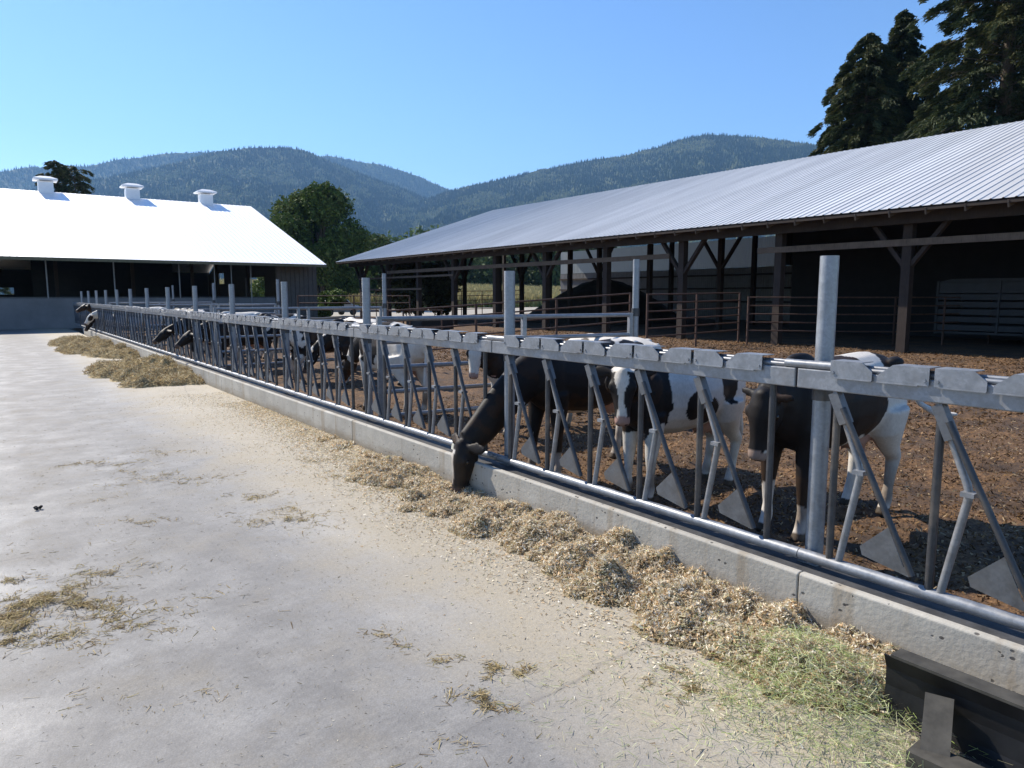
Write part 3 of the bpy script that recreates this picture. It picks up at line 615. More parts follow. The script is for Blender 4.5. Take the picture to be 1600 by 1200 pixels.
def feed_h(x,y):
    x=np.asarray(x,float); y=np.asarray(y,float); wx=x+0.05*(vnoise(x,y,81,2,6)-0.5); wy=y+0.05*(vnoise(x,y,82,2,6)-0.5); h=np.zeros_like(x)
    for (a,b,c_,r_) in LUMPS:
        k=1.30 if b<12 else 1.0; c_=c_*(1.0 if b<12 else 1.0); e=np.exp(-(((wx-a)/(r_*k))**2+((wy-b)/(r_*k))**2)); h=h+(c_*0.80*e)**3
    h=h**(1/3); lo=np.clip(h*12,0,1); h=h-0.014+lo*(0.075*(vnoise(x,y,62,2,7)-0.5)+0.075*(vnoise(x,y,64,2,17)-0.5))+0.15*h*(vnoise(x,y,63,2,4)-0.5)+np.where(y>12,0.9*h*(vnoise(x,y,66,3,3.2)-0.5),0)
    return np.where(y<1.36,-0.02,h)*np.where(y<1.5,np.clip((y-1.36)/0.14,0.3,1),1)
ys=np.arange(-0.6,10,0.018); xs=np.arange(1.95,3.506,0.018); X,Y=np.meshgrid(xs,ys); Z=feed_h(X,Y)-0.006; Z[:,0]=-0.01
tag(grid_mesh('feed_pile',X,Y,Z,M['feed']),kind='stuff')
ys=np.arange(10,37,0.06); xs=np.arange(0.6,3.506,0.05); X,Y=np.meshgrid(xs,ys); Z=feed_h(X,Y)-0.006; Z[:,0]=-0.01
M['hay']=simple('old_hay',(0.34,0.26,0.13),0.9,0,0.6,9,1.0)
tag(grid_mesh('old_feed_pile',X,Y,Z,M['hay']),kind='stuff')
pal=[(0.84,0.74,0.56),(0.92,0.87,0.74),(0.70,0.56,0.36),(0.76,0.55,0.33),(0.46,0.34,0.20),(0.60,0.55,0.34),(0.88,0.80,0.63)]
def dens(x,y): h=feed_h(x,y); return np.where(h>0.004,np.clip(h*40,0.25,1),0.0)
L=[]
L.append(crumbs('',150000,(1.9,3.5,0.6,7.5),feed_h,pal,(0.004,0.011),None,1.7,dens,0.015,seed=11))
L.append(crumbs('',22000,(1.9,3.5,0.6,7.5),feed_h,pal,(0.0015,0.003),None,9,dens,0.03,0.5,seed=12))
L.append(crumbs('',40000,(2.2,3.5,7.0,14),feed_h,pal,(0.008,0.017),None,1.7,dens,0.015,seed=13))
L.append(crumbs('',120000,(2.1,3.5,1.45,12.5),lambda x,y:np.maximum(feed_h(x,y),0.003),pal,(0.003,0.008),None,1.8,lambda x,y:np.clip(1.12-(3.5-x)/(np.interp(y,[1.4,4,6.5,8,12],[0.85,0.95,0.85,0.6,0.4])+0.25*vnoise(x*0,y,91,2,3)),0,1)**1.3*(0.25+0.9*vnoise(x,y,92,2,9)),0.004,0.4,seed=18))
# spilled crumbs on the floor close to the pile
L.append(crumbs('',46000,(1.0,3.5,0.5,14),lambda x,y:0.002+0*x,pal,(0.002,0.007),None,1.7,lambda x,y:np.clip((x-1.3)/1.7,0,1)**3.0*(0.3+vnoise(x,y,71,2,2)),0.0,0.15,seed=14))
V,F,c=merge([(a,b,d*1.0) for a,b,d in L]); tag(np_mesh('feed_chips',V,F,M['chips'],c),kind='stuff')
hp=[(0.56,0.46,0.28),(0.70,0.60,0.40),(0.42,0.32,0.17),(0.48,0.41,0.24),(0.28,0.20,0.11)]
a=crumbs('',90000,(0.6,3.5,14.0,36.5),feed_h,hp,(0.006,0.012),None,6,dens,0.05,0.7,seed=15); tag(np_mesh('old_hay_strands',a[0],a[1],M['chips'],a[2]),kind='stuff')
gpal=[(0.42,0.50,0.20),(0.58,0.64,0.32),(0.30,0.38,0.12),(0.74,0.74,0.48),(0.64,0.58,0.32)]
gh=lambda x,y: np.maximum(feed_h(x,y),0.0)+0.10*np.exp(-((x-2.85)/0.28)**2-((y-1.62)/0.30)**2)
a=crumbs('',26000,(1.9,3.45,0.6,2.6),gh,gpal,(0.0013,0.0026),None,15,lambda x,y:np.exp(-(((x-2.80)/0.36)**2+((y-1.60)/0.36)**2))*1.0+0.35*np.exp(-(((x-2.66)/0.2)**2+((y-1.25)/0.2)**2))+0.006,0.05,0.35,seed=16)
b=crumbs('',1500,(1.7,3.1,0.5,2.6),lambda x,y:0.004+0*x,gpal,(0.001,0.002),None,14,None,0.0,0.1,seed=26)
V,F,c=merge([a,b]); tag(np_mesh('green_hay',V,F,M['chips'],c),kind='stuff')
# clumps scattered on the alley floor, placed where the photograph has them
cl=[(155,725,0.30,260),(265,707,0.30,120),(200,737,0.14,60),(255,750,0.5,380),(290,755,0.12,60),(405,775,0.22,140),(440,815,0.30,500),(460,800,0.3,150),(220,815,0.16,120),(180,890,0.22,180),(70,950,0.50,2600),(20,985,0.3,900),(30,905,0.16,120),(160,780,0.1,40),
    (235,980,0.15,80),(625,1000,0.14,160),(690,1030,0.12,50),(770,1050,0.12,90),(750,1095,0.13,160),(800,1045,0.12,90),(150,1095,0.15,60),(300,1090,0.12,40),(520,745,0.3,120),(470,660,0.5,160),(540,640,0.4,120),(110,1000,0.2,100),(560,720,0.3,300),(620,760,0.3,300),(1040,1060,0.18,200),(1100,1080,0.12,150),(490,720,0.2,80),(90,860,0.4,50),(700,1180,0.2,60)]
L=[]
for i,(px,py,rad,n) in enumerate(cl):
    p=at_z(px,py,0); r=np.random.default_rng(100+i); n=int(n*2.4)
    a_=r.normal(0,1,n)*rad*0.62*np.where(r.random(n)<0.25,1.9,1.0); b_=r.normal(0,1,n)*rad*0.20*np.where(r.random(n)<0.3,2.4,1.0)
    th=0.6+r.normal()*0.3; wig=0.32*rad*np.sin(a_/rad*3.1+i*1.7)+0.12*rad*np.sin(a_/rad*9+i)
    x=p.x+a_*math.cos(th)-(b_+wig)*math.sin(th)*0.7; y=p.y-a_*math.sin(th)*0.9-(b_+wig)*math.cos(th)
    k=r.random(n)<np.clip(2.6*vnoise(x,y,5,2,14)-0.85,0.04,1); x=x[k];y=y[k]; n=len(x)
    dd=np.exp(-((x-p.x)**2+(y-p.y)**2)/(rad*rad*0.2)); z=0.003+r.random(n)*0.03*dd*min(1,n/300)
    D=r.normal(size=(n,3)); D[:,2]*=0.12; D=unit(D); S=unit(np.cross(D,np.stack([r.normal(size=n)*.4,r.normal(size=n)*.4,np.ones(n)],1)))
    sc=1+p.length*0.06
    Vv,Ff=cards(np.stack([x,y,z],1),D,S,0.004+0.03*r.random(n)**2.2*sc,r.uniform(0.0009,0.0022,n)*sc)
    q=np.array([(0.40,0.30,0.14),(0.56,0.45,0.25),(0.22,0.15,0.07),(0.36,0.30,0.13)]); cc=np.repeat(q[r.integers(0,4,n)]*r.uniform(.6,1.2,(n,1)),4,0); L.append((Vv,Ff,cc))
L.append(crumbs('',26000,(-3,3.4,0.8,9),lambda x,y:0.002+0*x,[(0.25,0.2,0.1),(0.75,0.68,0.5),(0.10,0.08,0.05),(0.5,0.42,0.28)],(0.001,0.0026),None,2.2,lambda x,y:0.35+0.65*np.clip(x/3.4,0,1),0.0,0.1,seed=32))
a=crumbs('',5200,(-4,3.4,0.8,16),lambda x,y:0.003+0*x,[(0.25,0.2,0.1),(0.35,0.28,0.15),(0.15,0.12,0.06)],(0.0012,0.0028),None,6,None,0.0,0.08,seed=31); L.append(a)
V,F,c=merge(L); tag(np_mesh('scattered_hay',V,F,M['chips'],c),kind='stuff')
p=at_z(60,797,0); m=MB(); 
for i in range(5):
    a=random.random()*6; q=Vector((p.x+0.02*math.cos(a),p.y+0.02*math.sin(a),0.012+0.004*i)); m.tube([q+Vector((-.015,0,0)),q,q+Vector((.015,.005,.004))],[.006,.016,.005],7)
tag(m.build('clod',M['steel']),'small dark clod lying alone on the pale concrete at left','clod')

# ================================================================ COWS
def ell_ring(c,d,up,hh,hw,n=18):
    d=d.normalized(); s=d.cross(up).normalized(); u=s.cross(d).normalized()
    return [c+u*(hh*math.cos(2*math.pi*k/n))+s*(hw*math.sin(2*math.pi*k/n)) for k in range(n)]
def loft(mb,secs,up=Vector((0,0,1)),n=18):
    pts=[Vector(s[0]) for s in secs]; vv=[]
    for i,s in enumerate(secs):
        d=pts[min(i+1,len(pts)-1)]-pts[max(i-1,0)]; vv+=ell_ring(pts[i],d,up,s[1],s[2],n)
    ff=[(i*n+k,i*n+(k+1)%n,(i+1)*n+(k+1)%n,(i+1)*n+k) for i in range(len(secs)-1) for k in range(n)]
    ff+=[tuple(range(n))[::-1],tuple(range((len(secs)-1)*n,len(secs)*n))]; mb.add(vv,ff,True)
def ellipsoid(mb,c,r,ax=None,n=14):
    c=Vector(c); q=ax.to_track_quat('X','Z') if ax is not None else Quaternion()
    vv=[];ff=[]
    for i in range(1,n):
        for k in range(n):
            th=math.pi*i/n; ph=2*math.pi*k/n; vv.append(c+q@Vector((r[0]*math.cos(th),r[1]*math.sin(th)*math.cos(ph),r[2]*math.sin(th)*math.sin(ph))))
    a=len(vv); vv+=[c+q@Vector((r[0],0,0)),c+q@Vector((-r[0],0,0))]
    for i in range(n-2):
        for k in range(n): ff.append((i*n+k,i*n+(k+1)%n,(i+1)*n+(k+1)%n,(i+1)*n+k))
    for k in range(n): ff.append((a,(k+1)%n,k)); ff.append((a+1,(n-2)*n+k,(n-2)*n+(k+1)%n))
    mb.add(vv,ff,True)
def make_cow(name,neck,head,hdir,hup=(0,0,1),blobs=(),invert=False,seed=0,voxel=0.017,legshift=(0,0,0,0),blaze=0.035,tail=None,face='blaze',tagged=False,white_legs=0.5,muz=(0.10,0.07,0.06),ear=1.0):
    """faces +x; neck: list of mid points; head: poll position; hdir: poll->muzzle"""
    mb=MB()
    loft(mb,[((-0.86,0,1.25),.05,.05),((-0.83,0,1.20),.15,.13),((-0.74,0,1.12),.25,.21),((-0.58,0,1.06),.31,.27),((-0.42,0,1.03),.335,.275),((-0.15,0,0.99),.355,.315),((0.12,0,0.975),.365,.32),((0.35,0,0.985),.36,.275),((0.52,0,1.02),.335,.22),((0.66,0,1.04),.27,.165),((0.76,0,1.05),.18,.11)])
    ellipsoid(mb,(-0.56,0.2,1.28),(0.09,0.06,0.05)); ellipsoid(mb,(-0.56,-0.2,1.28),(0.09,0.06,0.05))   # hip bones
    ellipsoid(mb,(0.42,0,1.33),(0.16,0.06,0.06))                                                       # withers
    for s in (-1,1):
        ellipsoid(mb,(0.50,s*0.165,0.98),(0.13,0.075,0.27)); ellipsoid(mb,(-0.60,s*0.16,0.92),(0.20,0.10,0.28))
    hd=Vector(hdir).normalized(); hu=Vector(hup); hs=hd.cross(hu).normalized(); hu=hs.cross(hd).normalized(); hp_=Vector(head)
    npts=[Vector((0.55,0,1.10))]+[Vector(p) for p in neck]+[hp_-hd*0.02+hu*-0.02]; N=len(npts)
    loft(mb,[(p,0.25*(1-t)+0.125*t,0.15*(1-t)+0.085*t) for p,t in [(npts[i],i/(N-1)) for i in range(N)]],up=Vector((0.3,0.1,1)) if abs(hd.z)<0.9 else Vector((1,0,0.3)))
    HL=0.47
    loft(mb,[(hp_+hd*a+hu*b,c_,d_) for a,b,c_,d_ in ((-0.05,-0.02,.07,.06),(0.0,-0.01,.105,.095),(0.07,-0.02,.125,.115),(0.15,-0.03,.128,.118),(0.24,-0.03,.105,.088),(0.33,-0.03,.083,.070),(0.41,-0.03,.075,.070),(0.455,-0.03,.066,.068),(0.475,-0.03,.04,.045))],up=hu)
    ellipsoid(mb,hp_+hu*0.06,(0.04,0.06,0.05),None)                                                    # poll
    ellipsoid(mb,hp_+hd*0.26-hu*0.095,(0.17,0.045,0.03),hd)                                            # jaw
    for s in (-1,1):
        ellipsoid(mb,hp_+hd*0.125+hs*s*0.098+hu*0.035,(0.045,0.03,0.028),hd)                           # brow
        e=(hs*s+hd*-0.12-hu*0.18).normalized(); ec=hp_+hd*0.0+hs*s*0.085+hu*0.015
        loft(mb,[(ec,.026,.024),(ec+e*0.05*ear,.050*ear,.020),(ec+e*0.11*ear,.066*ear,.016),(ec+e*0.17*ear,.052*ear,.014),(ec+e*0.225*ear,.016,.010)],up=hd*-1)
    ls=legshift
    for i,s in enumerate((-1,1)):
        d=ls[i]; mb.tube([(0.50,s*0.15,0.86),(0.49+d*0.3,s*0.155,0.70),(0.52+d*0.6,s*0.15,0.44),(0.52+d*0.7,s*0.15,0.39),(0.52+d*0.85,s*0.15,0.22),(0.52+d,s*0.15,0.13),(0.545+d,s*0.15,0.07),(0.56+d,s*0.15,0.0)],[.12,.092,.058,.052,.037,.047,.045,.062],14)
        d=ls[i+2]; mb.tube([(-0.50,s*0.17,0.92),(-0.52,s*0.175,0.74),(-0.62+d*0.4,s*0.165,0.58),(-0.71+d*0.7,s*0.16,0.48),(-0.69+d*0.8,s*0.16,0.40),(-0.66+d*0.9,s*0.16,0.24),(-0.64+d,s*0.16,0.14),(-0.61+d,s*0.16,0.07),(-0.59+d,s*0.16,0.0)],[.19,.145,.082,.062,.05,.040,.049,.047,.062],14)
    ellipsoid(mb,(-0.36,0,0.68),(0.16,0.12,0.12))
    for a in (-0.43,-0.31):
        for s in (-1,1): mb.tube([(a,s*0.06,0.60),(a,s*0.065,0.53)],[.018,.012],8)
    tl=tail or [(-0.86,0,1.27),(-0.93,0,1.18),(-0.95,0,0.95),(-0.94,0.02,0.7),(-0.95,0.02,0.55),(-0.95,0.02,0.40)]
    mb.tube(tl,[.035,.032,.028,.026,.036,.02][:len(tl)],10)
    tmp=mb.build('tmp',M['cow']); 
    rm=tmp.modifiers.new('r','REMESH'); rm.mode='VOXEL'; rm.voxel_size=voxel; rm.use_smooth_shade=True
    sm=tmp.modifiers.new('s','SMOOTH'); sm.iterations=4; sm.factor=0.5
    dg=bpy.context.evaluated_depsgraph_get(); me=bpy.data.meshes.new_from_object(tmp.evaluated_get(dg)); bpy.data.objects.remove(tmp)
    me.materials.clear(); me.materials.append(M['cow'])
    n=len(me.vertices); co=np.empty(n*3,np.float32); me.vertices.foreach_get('co',co); co=co.reshape(-1,3)
    nz=np.array([mnoise.noise(Vector((v[0]*3.3+seed*7.1,v[1]*3.3,v[2]*3.3)))+0.5*mnoise.noise(Vector((v[0]*9+seed,v[1]*9,v[2]*9))) for v in co])
    f=np.full(n,-1.0)
    for (bx,by,bz,rx,ry,rz) in blobs: f=np.maximum(f,1-np.sqrt(((co[:,0]-bx)/rx)**2+((co[:,1]-by)/ry)**2+((co[:,2]-bz)/rz)**2))
    f=f+0.28*nz
    if not blobs: f=nz*1.2+0.10+0.0*f
    black=f>0
    if invert: black=~black
    wl=white_legs+0.06*nz; black=np.where(co[:,2]<wl*0.75,False,black)
    belly=(co[:,2]<0.68)&(np.abs(co[:,1])<0.13)&(co[:,0]>-0.5)&(co[:,0]<0.35); black=np.where(belly,False,black)
    hr=co-np.array(hp_); a=hr@np.array(hd); v=hr@np.array(hs); u=hr@np.array(hu)
    onhead=(a>-0.10)&(np.abs(v)<0.32)&(np.abs(u)<0.2)&(a<0.55)&((hr**2).sum(1)<0.36)
    near=onhead&((a>0.0)|(np.abs(v)>0.1))
    if face=='blaze': hb=~((np.abs(v+0.012*nz)<blaze*(0.45+0.9*np.exp(-((a-0.07)/0.09)**2)+0.5*np.clip((a-0.28)/0.12,0,1)))&(u>-0.03))
    elif face=='black': hb=(a<0.39)|(u>0.0)
    elif face=='white': hb=(np.abs(v)>0.085)
    elif face=='side': hb=~((v>0.0)&(v<0.12)&(u>-0.01)&(a<0.38)&(a>0.05))
    black=np.where(near,hb,black)
    blk=np.array([0.014,0.012,0.012]); wht=np.array([0.66,0.62,0.56]); pink=np.array([0.42,0.26,0.21])
    c=np.where(black[:,None],blk,wht)
    c=np.where((black&(nz>0.30))[:,None],np.array([[0.03,0.017,0.011]]),c)
    ud=(np.abs(co[:,0]+0.36)<0.24)&(co[:,2]<0.70)&(co[:,2]>0.48)&(np.abs(co[:,1])<0.13); c=np.where(ud[:,None],pink,c)
    c=np.where((co[:,2]<0.07)[:,None],np.array([0.05,0.04,0.03]),c)
    dirt=np.clip((0.75-co[:,2])/0.6,0,1)*np.clip(0.55+nz*1.6,0,1); dirt=np.where(black,dirt*0.15,dirt*0.85)[:,None]; c=c*(1-dirt)+np.array([[0.17,0.115,0.07]])*dirt; hip=(np.clip(nz-0.35,0,1)*(co[:,0]<-0.3)*(co[:,2]<1.1))[:,None]; c=c*(1-hip*0.6)+np.array([[0.2,0.14,0.09]])*hip*0.6
    mz=near&(a>0.40); c=np.where(mz[:,None],np.array(muz) if isinstance(muz,tuple) else muz,c)
    nos=near&(a>0.435)&(np.abs(np.abs(v)-0.033)<0.014)&(u>-0.03)&(u<0.005); c=np.where(nos[:,None],np.array([0.01,0.008,0.008]),c)
    at=me.color_attributes.new('Col','FLOAT_COLOR','POINT'); cc=np.ones((n,4),np.float32); cc[:,:3]=c; at.data.foreach_set('color',cc.ravel())
    root=bpy.data.objects.new(name,me); C.objects.link(root)
    for s in (-1,1):
        e=MB(); ellipsoid(e,hp_+hd*0.135+hs*s*0.112+hu*0.012,(0.022,0.016,0.018),hd,10); e.build('eye',M['eye'],root)
    if tagged:
        for s in (1,):
            q=hp_+hs*s*0.17+hu*0.01; MB().bar(q+hd*0.03+hu*0.015,q+hd*0.085+hu*0.012,0.036,0.004,hu).build('ear_tag',M['tag_'],root)
    return root
def place(o,x,y,rz,label,scale=1.0,group='black and white heifers in the pen'):
    o.location=(x,y,0.0); o.rotation_euler=(0,0,R(rz)); o.scale=(scale,)*3; tag(o,label,'cow',group); return o
exec_cows=True
# 1: eating through the fence, head down on the alley side
c1=make_cow('cow',[(0.80,0,1.00),(1.05,-0.0,0.80),(1.30,0,0.56)],(1.47,0.0,0.44),(0.20,-0.08,-1.0),(0.9,0,0.3),seed=1,
   blobs=[(0.22,0,1.05,0.66,0.6,0.62),(1.0,0,0.9,0.9,0.5,0.8),(-0.50,0.25,1.25,0.2,0.25,0.22)],face='side',tagged=True,white_legs=0.35,legshift=(0.05,-0.05,0,0.1))
place(c1,4.93,5.45,180,'black heifer reaching through the fence to eat feed beside the curb')
# 2: white-faced one looking at the camera
c2=make_cow('cow',[(0.76,0.02,1.14),(0.86,0.10,1.20)],(0.95,0.20,1.28),(0.20,0.22,-0.90),(0.7,0.7,0.15),seed=2,
   blobs=[(0.62,0,1.05,0.32,0.5,0.42),(0.10,0.30,0.92,0.11,0.2,0.15),(-0.14,0.30,0.82,0.14,0.2,0.14),(-0.1,0,1.35,0.4,0.4,0.16),(-0.45,0.3,1.15,0.12,0.2,0.28),(0.1,-0.3,1.1,.3,.3,.3)],face='blaze',blaze=0.05,muz=(0.38,0.24,0.20),white_legs=0.55)
place(c2,5.05,4.3,178,'white sided heifer with black spots facing the fence, white blaze on its face',0.92)
# 3: big dark cow beside the nearest post, head hanging
c3=make_cow('cow',[(0.72,0.02,1.12)],(0.84,0.03,1.10),(0.16,-0.05,-1.0),(1,0.1,0.15),ear=0.6,seed=3,
   blobs=[(0.45,0.0,1.0,0.62,0.6,0.62),(0.0,0,1.0,0.45,0.45,0.30),(-0.55,0,1.2,0.14,0.5,0.2),(0.5,0.16,0.55,0.15,0.1,0.3)],face='black',white_legs=0.33,muz=(0.30,0.22,0.18),
   tail=[(-0.86,0,1.27),(-0.95,0,1.18),(-1.00,0.12,1.02),(-1.02,0.20,0.90),(-1.06,0.32,0.83),(-1.10,0.46,0.84)])
place(c3,5.28,2.98,178,'dark heifer with a white rump and hind legs standing right behind the nearest fence post')
# 4: looking over the back of the first
c4=make_cow('cow',[(0.78,0,1.18),(0.9,0.02,1.26)],(1.0,0.05,1.33),(0.15,0.10,-0.92),(0.55,0.83,0.15),seed=4,blobs=[(0.45,0.0,1.2,0.55,0.5,0.4),(-0.3,0.2,1.1,0.35,0.4,0.3),(-0.7,-0.1,1.0,0.2,0.3,0.3)],face='white',muz=(0.40,0.26,0.22))
place(c4,5.8,7.5,180,'white-faced heifer with black ears looking past the feeding one',0.9)
# 5: rear view heifer by the third post
c5=make_cow('cow',[(0.8,0,1.05),(1.0,0.05,0.9)],(1.15,0.05,0.78),(0.6,0.1,-0.8),(0.8,0,0.4),seed=5,blobs=[(-0.55,-0.25,1.0,0.25,0.25,0.3),(0.2,0.2,1.1,0.4,0.3,0.4),(0.8,0,1.0,.4,.3,.3)],face='blaze',muz=(0.35,0.22,0.18))
place(c5,4.95,9.9,95,'white and black heifer seen from behind, beside the third fence post')
# generic poses reused for the far herd
g1=make_cow('cow',[(0.78,0,1.02),(1.0,0.0,0.85)],(1.2,0.0,0.72),(0.5,0.0,-0.9),(0.8,0,0.4),seed=8,face='blaze',voxel=0.024)
g2=make_cow('cow',[(0.82,0,1.2),(0.98,0,1.28)],(1.12,0.0,1.36),(0.9,0.0,-0.5),(0.3,0,0.9),seed=13,face='blaze',voxel=0.024)
g3=make_cow('cow',[(0.78,0,1.1),(1.0,0.0,1.02)],(1.2,0.0,0.98),(0.8,0.0,-0.6),(0.5,0,0.8),seed=17,face='black',voxel=0.024,blobs=[(0.3,0,1,1.2,.6,.7)])
g4=make_cow('cow',[(0.78,0,1.1),(1.0,0.0,1.02)],(1.2,0.0,0.98),(0.6,0.0,-0.8),(0.5,0,0.8),seed=23,face='white',voxel=0.024,blobs=[(0.5,0.3,1.3,.2,.2,.15)])
herd=[(g3,6.7,17.3,172,'long black heifer whose back shows above the gate before the left barn'),
 (g3,5.9,19.6,40,'black heifer in the crowd behind the fence, right of the raised black heads'),
 (g1,6.8,20.8,185,'spotted heifer in the crowd behind the black backs'),
 (g3,5.6,23.6,120,'black heifer deep in the crowd at the middle of the fence'),
 (g4,7.4,7.6,100,'white backed heifer behind the gate, only its back above the fence rail'),
 (g1,6.2,13.3,150,'heifer standing beyond the fourth fence post with a black flank'),
 (g3,5.7,14.6,10,'black flanked heifer standing along the gate, before the brown end wall'),
 (g4,6.9,15.3,100,'white rumped heifer behind the gate at the middle of the pen'),
 (g3,4.85,17.6,182,'black heifer lifting its head through the fence above the old feed pile'),
 (g3,4.72,19.6,184,'black heifer with its head through the fence, just left of another black head'),
 (g2,5.2,22.5,95,'heifer walking away along the pen, sixth fence bay'),
 (g4,6.6,24.0,170,'pale backed heifer behind the second gate'),
 (g1,5.6,27.0,120,'spotted heifer standing in the far half of the pen'),
 (g3,6.4,30.2,60,'dark heifer near the third gate'),
 (g4,5.2,32.3,180,'pale heifer near the far end of the fence'),
 (g2,4.6,36.6,182,'heifer holding its raised head out over the alley at the far end'),
 (g4,4.65,34.4,180,'white headed heifer feeding at the far end of the fence'),
 (g1,4.7,35.5,178,'black and white heifer feeding between the two farthest heads')]
used=set()
for b,x,y,rz,lab in herd:
    if b.name in used: o=copy_tree(b)
    else: o=b; used.add(b.name)
    place(o,x,y,rz,lab,0.90 if (x,y)==(7.4,7.6) else (0.95 if y<26 else 1.0))

# ================================================================ TREES
def leaf_cloud(lobes,n,size,pal,seed,flat=0.0,hollow=0.55):
    r=np.random.default_rng(seed); lobes=np.array(lobes); w_=lobes[:,3]*lobes[:,4]*lobes[:,5]; idx=r.choice(len(lobes),n,p=w_/w_.sum())
    d=unit(r.normal(size=(n,3))); rad=hollow+(1-hollow)*r.random(n)**0.6; bump=1+0.22*np.sin(d[:,0]*9+idx)*np.sin(d[:,1]*8+idx*2)*np.sin(d[:,2]*9)
    P=lobes[idx,:3]+d*lobes[idx,3:6]*(rad*bump)[:,None]
    hole=vnoise(P[:,0]*1.0+P[:,2]*0.7,P[:,1]+P[:,2]*0.6,seed,2,0.9/ (size*4))
    P=P[hole>0.34]; n=len(P); D=unit(r.normal(size=(n,3))+np.array([0,0,-flat])); S=unit(np.cross(D,r.normal(size=(n,3))))
    L_=r.uniform(0.5,1.3,n)*size; V,F=cards(P,D,S,L_,L_*0.6); pal=np.array(pal); cl_=vnoise(P[:,0],P[:,1]+P[:,2],seed+1,2,0.6)
    c=pal[np.clip((cl_*len(pal)+r.normal(0,0.5,n)).astype(int),0,len(pal)-1)]*r.uniform(0.7,1.3,(n,1)); return V,F,np.repeat(c,4,0)
GP=[(0.05,0.085,0.02),(0.075,0.12,0.026),(0.11,0.155,0.036),(0.16,0.19,0.055)]
def broadleaf(name,base,h,wdt,n,size,seed,label,pal=GP,trunk_h=0.3,lob=14,cat='tree'):
    r=random.Random(seed); root=empty(name,base); tr=MB(); tr.tube([(0,0,-0.3),(0.1,0,h*trunk_h),(0,0.1,h*0.6)],[h*0.035,h*0.025,h*0.012],10); lobes=[]
    for i in range(lob):
        a=r.random()*6.28; q=r.random(); zz=h*(trunk_h+0.08+(0.92-trunk_h-0.14)*q); rr=wdt*0.5*(0.25+0.5*math.sin(math.pi*min(1,0.18+q*0.80)))
        x,y=rr*math.cos(a),rr*math.sin(a); s=wdt*r.uniform(0.16,0.26); lobes.append((x,y,zz,s,s,s*0.8)); tr.tube([(0,0,h*trunk_h*0.9),(x*0.5,y*0.5,(zz+h*trunk_h)*0.5),(x*0.9,y*0.9,zz)],[h*0.014,h*0.008,h*0.003],6)
    tr.build('trunk',M['bark'],root); V,F,c=leaf_cloud(lobes,n,size,pal,seed); np_mesh('crown',V,F,M['leaf'],c,parent=root)
    return tag(root,label,cat)
def conifer(name,base,h,wdt,seed,label,nb=150,per=700,pal=None,droop=0.35,lean=0,skip=0.12,shape=0.8,size=0.10):
    r=np.random.default_rng(seed); root=empty(name,base); TR=[[(0,0,-0.3),(0,0,h*0.5),(lean,0,h*0.99)],[h*0.018,h*0.011,0.03],8]
    pal=np.array(pal or [(0.03,0.048,0.020),(0.045,0.062,0.024),(0.075,0.088,0.03),(0.11,0.105,0.036)]); Ps=[];Ds=[];Cs=[]; brm=MB(); brm.tube(*TR)
    for i in range(nb):
        q=0.12+0.87*(i/nb)**0.9; z=h*q; L_=wdt*0.5*((1-q)**shape)*r.uniform(0.65,1.15)+0.12; a=i*2.4+r.normal()*0.3
        if r.random()<skip: continue
        L2=L_/(wdt*0.5); pn=int(per*(0.12+0.88*min(1,L2))); m=int(7+16*L2); tt=np.sqrt(r.random(m))*1.02; ts=r.normal(0,1,m)*(0.20*L_*(1.05-tt*0.75)+0.05); hl=r.uniform(0.3,1.0,m)*(0.25+0.75*min(1,L_/3))
        ix=r.integers(0,m,pn); t_=tt[ix]+r.normal(0,0.02,pn); side=ts[ix]*(0.35+0.65*r.random(pn))+r.normal(0,0.05,pn); hang=r.random(pn)**1.3*hl[ix]*0.75; per_=pn
        dx=math.cos(a); dy=math.sin(a); zz=z+L_*(0.14*np.sin(t_*3)-droop*t_**1.6)-hang
        x=lean*q+dx*L_*t_-dy*side+r.normal(0,0.05,pn); y=dy*L_*t_+dx*side+r.normal(0,0.05,pn); Ps.append(np.stack([x,y,zz],1))
        dd=np.stack([dx*1.0-dy*np.sign(side)*0.5,dy*1.0+dx*np.sign(side)*0.5,np.full(pn,-0.55)],1)+r.normal(0,0.3,(pn,3)); Ds.append(dd)
        Cs.append(pal[np.clip((r.random(pn)*2+1.3*r.random()*1.5).astype(int),0,3)]*r.uniform(0.7,1.3,(pn,1)))
        brm.tube([(lean*q,0,z),(lean*q+dx*L_*0.5,dy*L_*0.5,z+L_*(0.08-droop*0.33)),(lean*q+dx*L_,dy*L_,z-L_*droop*0.9)],[0.05,0.03,0.01],5)
    P_=np.vstack(Ps); D_=unit(np.vstack(Ds)); n=len(P_); S_=unit(np.cross(D_,r.normal(size=(n,3)))); sz=r.uniform(0.6,1.3,n)*size
    V,F=cards(P_,D_,S_,sz*2.0,sz*0.34); np_mesh('crown',V,F,M['needle'],np.repeat(np.vstack(Cs),4,0),parent=root); brm.build('trunk',M['bark'],root)
    return tag(root,label,'tree')
def gpt(px,depth): x,y,_=gp(px,depth); return (x,y,-0.1)
conifer('fir_tree',gpt(1335,60),23.0,16.0,1,'dark fir on the left of the pair with a blunt top behind the silver roof',nb=260,shape=0.62,per=1500,skip=0.04)
conifer('fir_tree',gpt(1385,62),25.5,13.5,2,'dark fir with the thin pointed top behind the silver roof',nb=280,shape=0.72,per=1400,skip=0.04)
conifer('fir_tree',gpt(1545,50),35.0,19.0,3,'tall spreading fir rising out of the top right corner',nb=300,per=1500,droop=0.18,shape=0.6,skip=0.06)
conifer('fir_tree',gpt(1650,56),36.0,20.0,4,'large fir cut off by the right edge of the photo',nb=190,per=800,droop=0.2,shape=0.6,skip=0.2)
